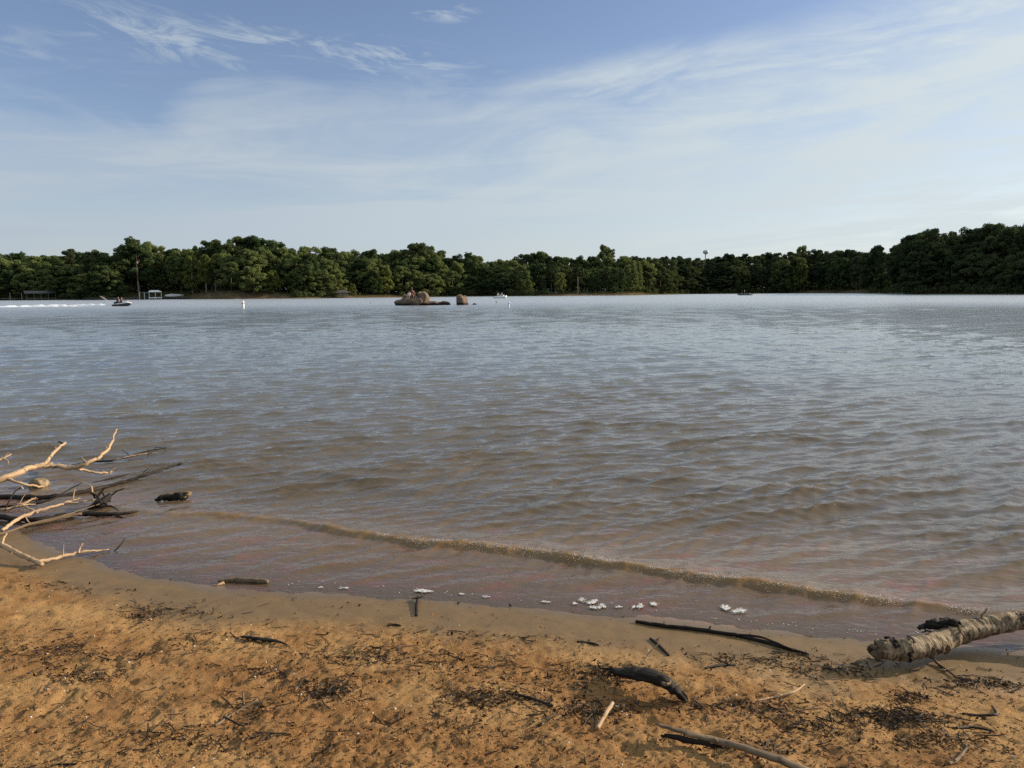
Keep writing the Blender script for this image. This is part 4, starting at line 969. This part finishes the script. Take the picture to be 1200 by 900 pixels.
b, q = boat(873, 330, R(176), 6.2, 2.0, .6, 'hull', 'low dark fishing boat with two anglers in front of the cove', 'fishing_boat')
person(q + Vector((-.2, 0, .55)), R(180), 'stand', 'angler in a white shirt standing in the low fishing boat', 'wcloth', 'blue')
person(q + Vector((-1.3, 0, .55)), R(180), 'stand', 'angler in a dark shirt standing in the low fishing boat', 'blue', 'dgrey')

# boathouse
def shore_pt(px, back, z=None):
    l, rad = plant_at(px, back); return Vector((l.x, l.y, l.z if z is None else z)), rad
q, rad = shore_pt(402, -1.0, 0)
r = empty('boathouse', q, -azim(402), 'low boathouse with a brown hipped roof standing over the water', 'boathouse')
mb = MB(); mb.box((0, 0, 1.0), (4.6, 3.6, .25)); 
mb.build('deck', MT['wood'], r)
for sx in (-2.1, 0, 2.1):
    for sy in (-1.6, 1.6):
        mb = MB(); mb.cyl((sx, sy, -2), (sx, sy, 2.3), .1); mb.build('post', MT['wood'], r)
mb = MB(); mb.box((.9, .6, 1.75), (2.6, 2.0, 1.2)); mb.build('wall', MT['cream'], r)
mb = MB(); mb.box((-1.2, -.2, 1.7), (.7, .6, 1.1)); mb.build('locker', MT['white'], r)
mb = MB(); mb.loft([[Vector((x, y, 2.25)) for x, y in ((-3.4, -2.4), (3.4, -2.4), (3.4, 2.4), (-3.4, 2.4))], [Vector((x, y, 2.45)) for x, y in ((-3.4, -2.4), (3.4, -2.4), (3.4, 2.4), (-3.4, 2.4))], [Vector((x, y, 3.7)) for x, y in ((-1.3, -.15), (1.3, -.15), (1.3, .15), (-1.3, .15))]]); mb.build('roof', MT['roof'], r)
mb = MB(); mb.box((0, -1.8, 1.55), (4.4, .06, .07)); mb.box((0, -1.8, 1.3), (4.4, .05, .05)); mb.build('railing', MT['wood'], r)
# canopied dock
q, rad = shore_pt(178, -2.5, 0)
r = empty('boat_dock', q, -azim(178), 'white canopied boat dock at the foot of the left lawn', 'dock')
mb = MB(); mb.box((1.2, 0, .75), (5.4, 2.6, .5)); mb.build('deck', MT['white'], r)
for sx in (-5.2, -3.2, -1.2, 1.4, 3.9):
    for sy in (-1.4, 1.4):
        mb = MB(); mb.cyl((sx, sy, -2), (sx, sy, 3.2), .13); mb.build('post', MT['white'], r)
mb = MB(); mb.loft([[Vector((x, 1.7 * math.cos(t * math.pi / 8) , 3.25 + 1.0 * math.sin(t * math.pi / 8) * (.5 if abs(x - 1.2) > 1.6 else 1))) for t in range(9)] for x in (-1.4, -.4, 1.2, 2.8, 4.1)]); mb.build('canopy', MT['white'], r, True)
mb = MB(); mb.box((-3.3, 0, 3.15), (4.2, 3.0, .12)); mb.build('roof_frame', MT['silver'], r)
# covered boat on the bank, house, sea wall
q, rad = shore_pt(204, 2.5); 
r = empty('covered_boat', q, -azim(204) + R(8), 'white boat under a pale cover pulled up on the bank', 'boat')
mb = MB(); mb.loft([sect(-4, .95, .5, 1.2), sect(-1, 1.05, .45, 1.25), sect(2.2, .9, .55, 1.3), sect(4.2, .2, 1.0, 1.5)]); mb.build('hull', MT['white'], r, True)
mb = MB(); mb.loft([sect(-3.9, .8, 1.1, 1.45), sect(-1, .95, 1.15, 1.85), sect(2, .8, 1.2, 1.7), sect(4, .15, 1.4, 1.55)]); mb.build('cover', MT['wcloth'], r, True)
mb = MB(); mb.box((-2, 0, .3), (.3, 1.8, .9)); mb.box((2, 0, .3), (.3, 1.8, .9)); mb.build('cradle', MT['wood'], r)
q, rad = shore_pt(201, 42)
r = empty('lake_house', q, -azim(201), 'grey house half hidden among trees above the left lawn', 'house')
mb = MB(); mb.box((0, 0, 2.2), (9, 8, 6.4)); mb.build('wall', MT['greyroof'], r)
mb = MB(); mb.loft([[Vector((x, y, 5.4)) for x, y in ((-5, -4.6), (5, -4.6), (5, 4.6), (-5, 4.6))], [Vector((x, y, 8.0)) for x, y in ((-3.4, -.1), (3.4, -.1), (3.4, .1), (-3.4, .1))]]); mb.build('roof', MT['greyroof'], r)
for sx in (-2.6, .2, 2.9):
    mb = MB(); mb.box((sx, -4.02, 3.4), (1.3, .1, 1.5)); mb.build('window', MT['glass'], r)
# stone revetment below the lawn, one boulder each
RG = 'boulders of the stone bank below the left lawn'
mesh_v = []
for k in range(5):
    mb = MB(); mb.add(*rock_mesh((0, 0, 0), (1, .8, .8), 60 + k, .35, 10)); mm = bpy.data.meshes.new('bank_boulder'); mm.from_pydata(mb.v, [], mb.f); mm.update(); mm.materials.append(MT['bulk']); mesh_v.append(mm)
for k, px in enumerate(np.arange(97, 222, 1.9)):
    if 167 < px < 189 and k % 2: continue
    q, rad = shore_pt(px, random.uniform(-.6, 1.2)); s_ = random.uniform(.7, 1.25)
    o = bpy.data.objects.new('bank_boulder', mesh_v[k % 5]); COL.objects.link(o); o.location = (q.x, q.y, q.z + .15); o.scale = (s_, s_, s_ * .9); o.rotation_euler = (0, 0, random.uniform(0, 6))
    tag(o, 'dark grey boulder in the stone bank below the left lawn', 'boulder', RG)
# jetty and parts at the far left
q, rad = shore_pt(12, -3, 0)
r = empty('jetty', q, -azim(12), 'low wooden jetty with pale posts at the far left edge', 'jetty')
mb = MB(); mb.box((0, 0, .9), (11, 2.2, .25)); mb.build('deck', MT['wood'], r)
for sx in (-4.8, -.2, 4.6):
    for sy in (-1.1, 1.1):
        mb = MB(); mb.cyl((sx, sy, -2), (sx, sy, 3.6), .16); mb.build('post', MT['silver'], r)
q, rad = shore_pt(48, -2.5, 0)
r = empty('covered_jetty', q, -azim(48), 'dim grey covered jetty left of the stone bank', 'jetty')
mb = MB(); mb.box((0, 0, .9), (13, 3.4, .3)); mb.build('deck', MT['wood'], r)
for sx in (-6, -3, 0, 3, 6):
    mb = MB(); mb.cyl((sx, -1.6, -2), (sx, -1.6, 3.2), .14); mb.cyl((sx, 1.6, -2), (sx, 1.6, 3.2), .14); mb.build('trestle', MT['wood'], r)
mb = MB(); mb.loft([[Vector((x, y, z)) for y, z in ((-2.2, 3.2), (-1.2, 4.2), (0, 4.5), (1.2, 4.2), (2.2, 3.2), (0, 3.1))] for x in (-7, 7)]); mb.build('roof', MT['greyroof'], r)
q, rad = shore_pt(91.5, 4); mb = MB(); mb.cyl((0, 0, -.5), (0, 0, 4.6), .11, .07); o = mb.build('flagpole', MT['silver'], None, True); o.location = q
tag(o, 'thin grey pole standing on the bank left of the stone bank', 'pole')
# bench-like sign and post by the lawn patch
q, rad = shore_pt(652, 12); r = empty('garden_shed', q, -azim(652), 'tiny pale shed on the lawn patch over the sand spit', 'shed')
mb = MB(); mb.box((0, 0, 1.0), (1.6, 1.4, 2.0)); mb.build('wall', MT['cream'], r)
mb = MB(); mb.loft([[Vector((x, y, 2.0)) for x, y in ((-1, -.9), (1, -.9), (1, .9), (-1, .9))], [Vector((x, y, 2.7)) for x, y in ((-1, -.05), (1, -.05), (1, .05), (-1, .05))]]); mb.build('roof', MT['greyroof'], r)

# ------------------------------------------------------------------ light and sky
SAZ = R(72); SEL = R(18)
S = Vector((math.cos(SEL) * math.sin(SAZ), math.cos(SEL) * math.cos(SAZ), math.sin(SEL)))
sun = bpy.data.lights.new('sun', 'SUN'); sun.energy = 5.0; sun.angle = R(.53); sun.color = (1, .86, .68)
so = bpy.data.objects.new('sun', sun); COL.objects.link(so); so.rotation_euler = S.to_track_quat('Z', 'Y').to_euler()
w = bpy.data.worlds.new('World'); scene.world = w; w.use_nodes = True
n = NT.__new__(NT); n.t = w.node_tree; n.t.nodes.clear()
out = n.t.nodes.new('ShaderNodeOutputWorld')
sky = n.n('TexSky', sky_type='NISHITA', sun_disc=False, sun_elevation=SEL, sun_rotation=SAZ, altitude=200.0, air_density=1.0, dust_density=.6, ozone_density=2.0)
gen = n.n('TexCoord').outputs['Generated']
xyz = n.n('SeparateXYZ', {0: gen}).outputs
az = n.math('ARCTAN2', xyz[0], xyz[1]); el = n.math('ARCSINE', xyz[2])
def uvw(sx, sy, skew=0.0, off=0.0):
    u = n.math('MULTIPLY', az, sx); v = n.math('MULTIPLY', n.math('MULTIPLY_ADD', az, skew, el), sy)
    return n.n('CombineXYZ', {0: u, 1: v, 2: off}).outputs[0]
def spot(px, py, ra, re, skew=0.0):
    d = ray(px, py); a0 = math.atan2(d.x, d.y); e0 = math.asin(d.z)
    da = n.math('DIVIDE', n.math('SUBTRACT', az, a0), ra)
    de = n.math('DIVIDE', n.math('SUBTRACT', n.math('MULTIPLY_ADD', n.math('SUBTRACT', az, a0), skew, el), e0), re)
    return n.rng(n.math('SQRT', n.math('ADD', n.math('MULTIPLY', da, da), n.math('MULTIPLY', de, de))), 0.2, 1.0, 1.0, 0.0)
def mx(*a):
    o_ = a[0]
    for b_ in a[1:]: o_ = n.math('MAXIMUM', o_, b_)
    return o_
fib = n.noise(uvw(9, 40, .12, 1.0), 1.0, 10, .70, 1.2)
fib2 = n.noise(uvw(2.6, 12, -.10, 4.0), 1.0, 9, .64, 1.0)
soft = n.noise(uvw(1.3, 5, -.05, 7.0), 1.0, 5, .55, .4)
fluff = n.noise(uvw(4, 13, .05, 21.0), 1.0, 8, .6, .8)
wmask = mx(n.math('MULTIPLY', spot(190, 42, .20, .040, .10), .72), n.math('MULTIPLY', spot(340, 58, .20, .036, .08), .75), n.math('MULTIPLY', spot(470, 70, .15, .035, .06), .75), n.math('MULTIPLY', spot(525, 14, .075, .016), .8), n.math('MULTIPLY', spot(50, 55, .08, .03), .4))
wisp = n.math('MULTIPLY', n.rng(fib, .42, .66), wmask)
A = n.math('ADD', el, n.math('MULTIPLY_ADD', fluff, .16, n.math('MULTIPLY_ADD', fib2, .14, -.15)))
A = n.math('ADD', A, n.rng(az, -.36, -.46, 0.0, .055))
A = n.math('SUBTRACT', A, n.rng(az, .10, .60, 0.0, .06))
sheet = n.math('MULTIPLY', n.rng(A, .275, .20), n.rng(fib2, .32, .66, .42, .92))
vm = mx(n.math('MULTIPLY', spot(760, 92, .40, .055, -.10), .8), n.math('MULTIPLY', spot(1100, 45, .36, .10, -.12), 1.0), n.math('MULTIPLY', spot(1180, 112, .20, .03), 1.0), n.math('MULTIPLY', spot(880, 85, .22, .03, -.14), .9), n.math('MULTIPLY', spot(1010, 20, .09, .02), .5))
veil = n.math('MULTIPLY', n.rng(fib2, .34, .66, .15, 1.0), vm)
low = n.math('MULTIPLY', n.rng(el, .20, .02, 0.0, .82), n.math('MULTIPLY', n.rng(soft, .25, .65, .70, 1.0), n.rng(n.noise(uvw(2.0, 18, -.03, 31.0), 1.0, 7, .62, .7), .36, .60, .55, 1.0)))
streak = n.math('MULTIPLY', n.math('MULTIPLY', n.rng(n.noise(uvw(2.4, 24, -.05, 12.0), 1.0, 8, .66, .9), .44, .68), n.rng(el, .33, .10)), .45)
over = n.math('MULTIPLY', n.rng(el, .365, .45), n.rng(soft, .3, .6, .75, .95))  # unseen pale cloud veil above the frame, added to whiten water reflections
fac = mx(wisp, veil, low, over, sheet); fac = n.math('MINIMUM', n.math('ADD', n.math('MAXIMUM', fac, .05), streak), .96)
side = n.rng(az, -.7, .75)
cl = n.mix(side, (3.6, 4.2, 4.85), (5.3, 5.95, 6.15))
tint = n.n('Mix', data_type='RGBA', blend_type='MULTIPLY'); n.set(tint, 0, 1.0); n.set(tint, 6, sky.outputs[0]); n.set(tint, 7, (1.10, 1.02, 1.10))
colr = n.mix(fac, tint.outputs[2], cl)
bg = n.n('Background', {'Color': colr, 'Strength': .085}); n.t.links.new(bg.outputs[0], out.inputs['Surface'])

scene.render.engine = 'CYCLES'
scene.cycles.max_bounces = 6; scene.cycles.transparent_max_bounces = 8; scene.cycles.caustics_reflective = False; scene.cycles.caustics_refractive = False
scene.cycles.use_denoising = False
scene.cycles.sample_clamp_indirect = 6
scene.view_settings.view_transform = 'Standard'; scene.view_settings.look = 'None'; scene.view_settings.exposure = 0.58; scene.view_settings.gamma = 1.0
scene.view_settings.use_curve_mapping = False
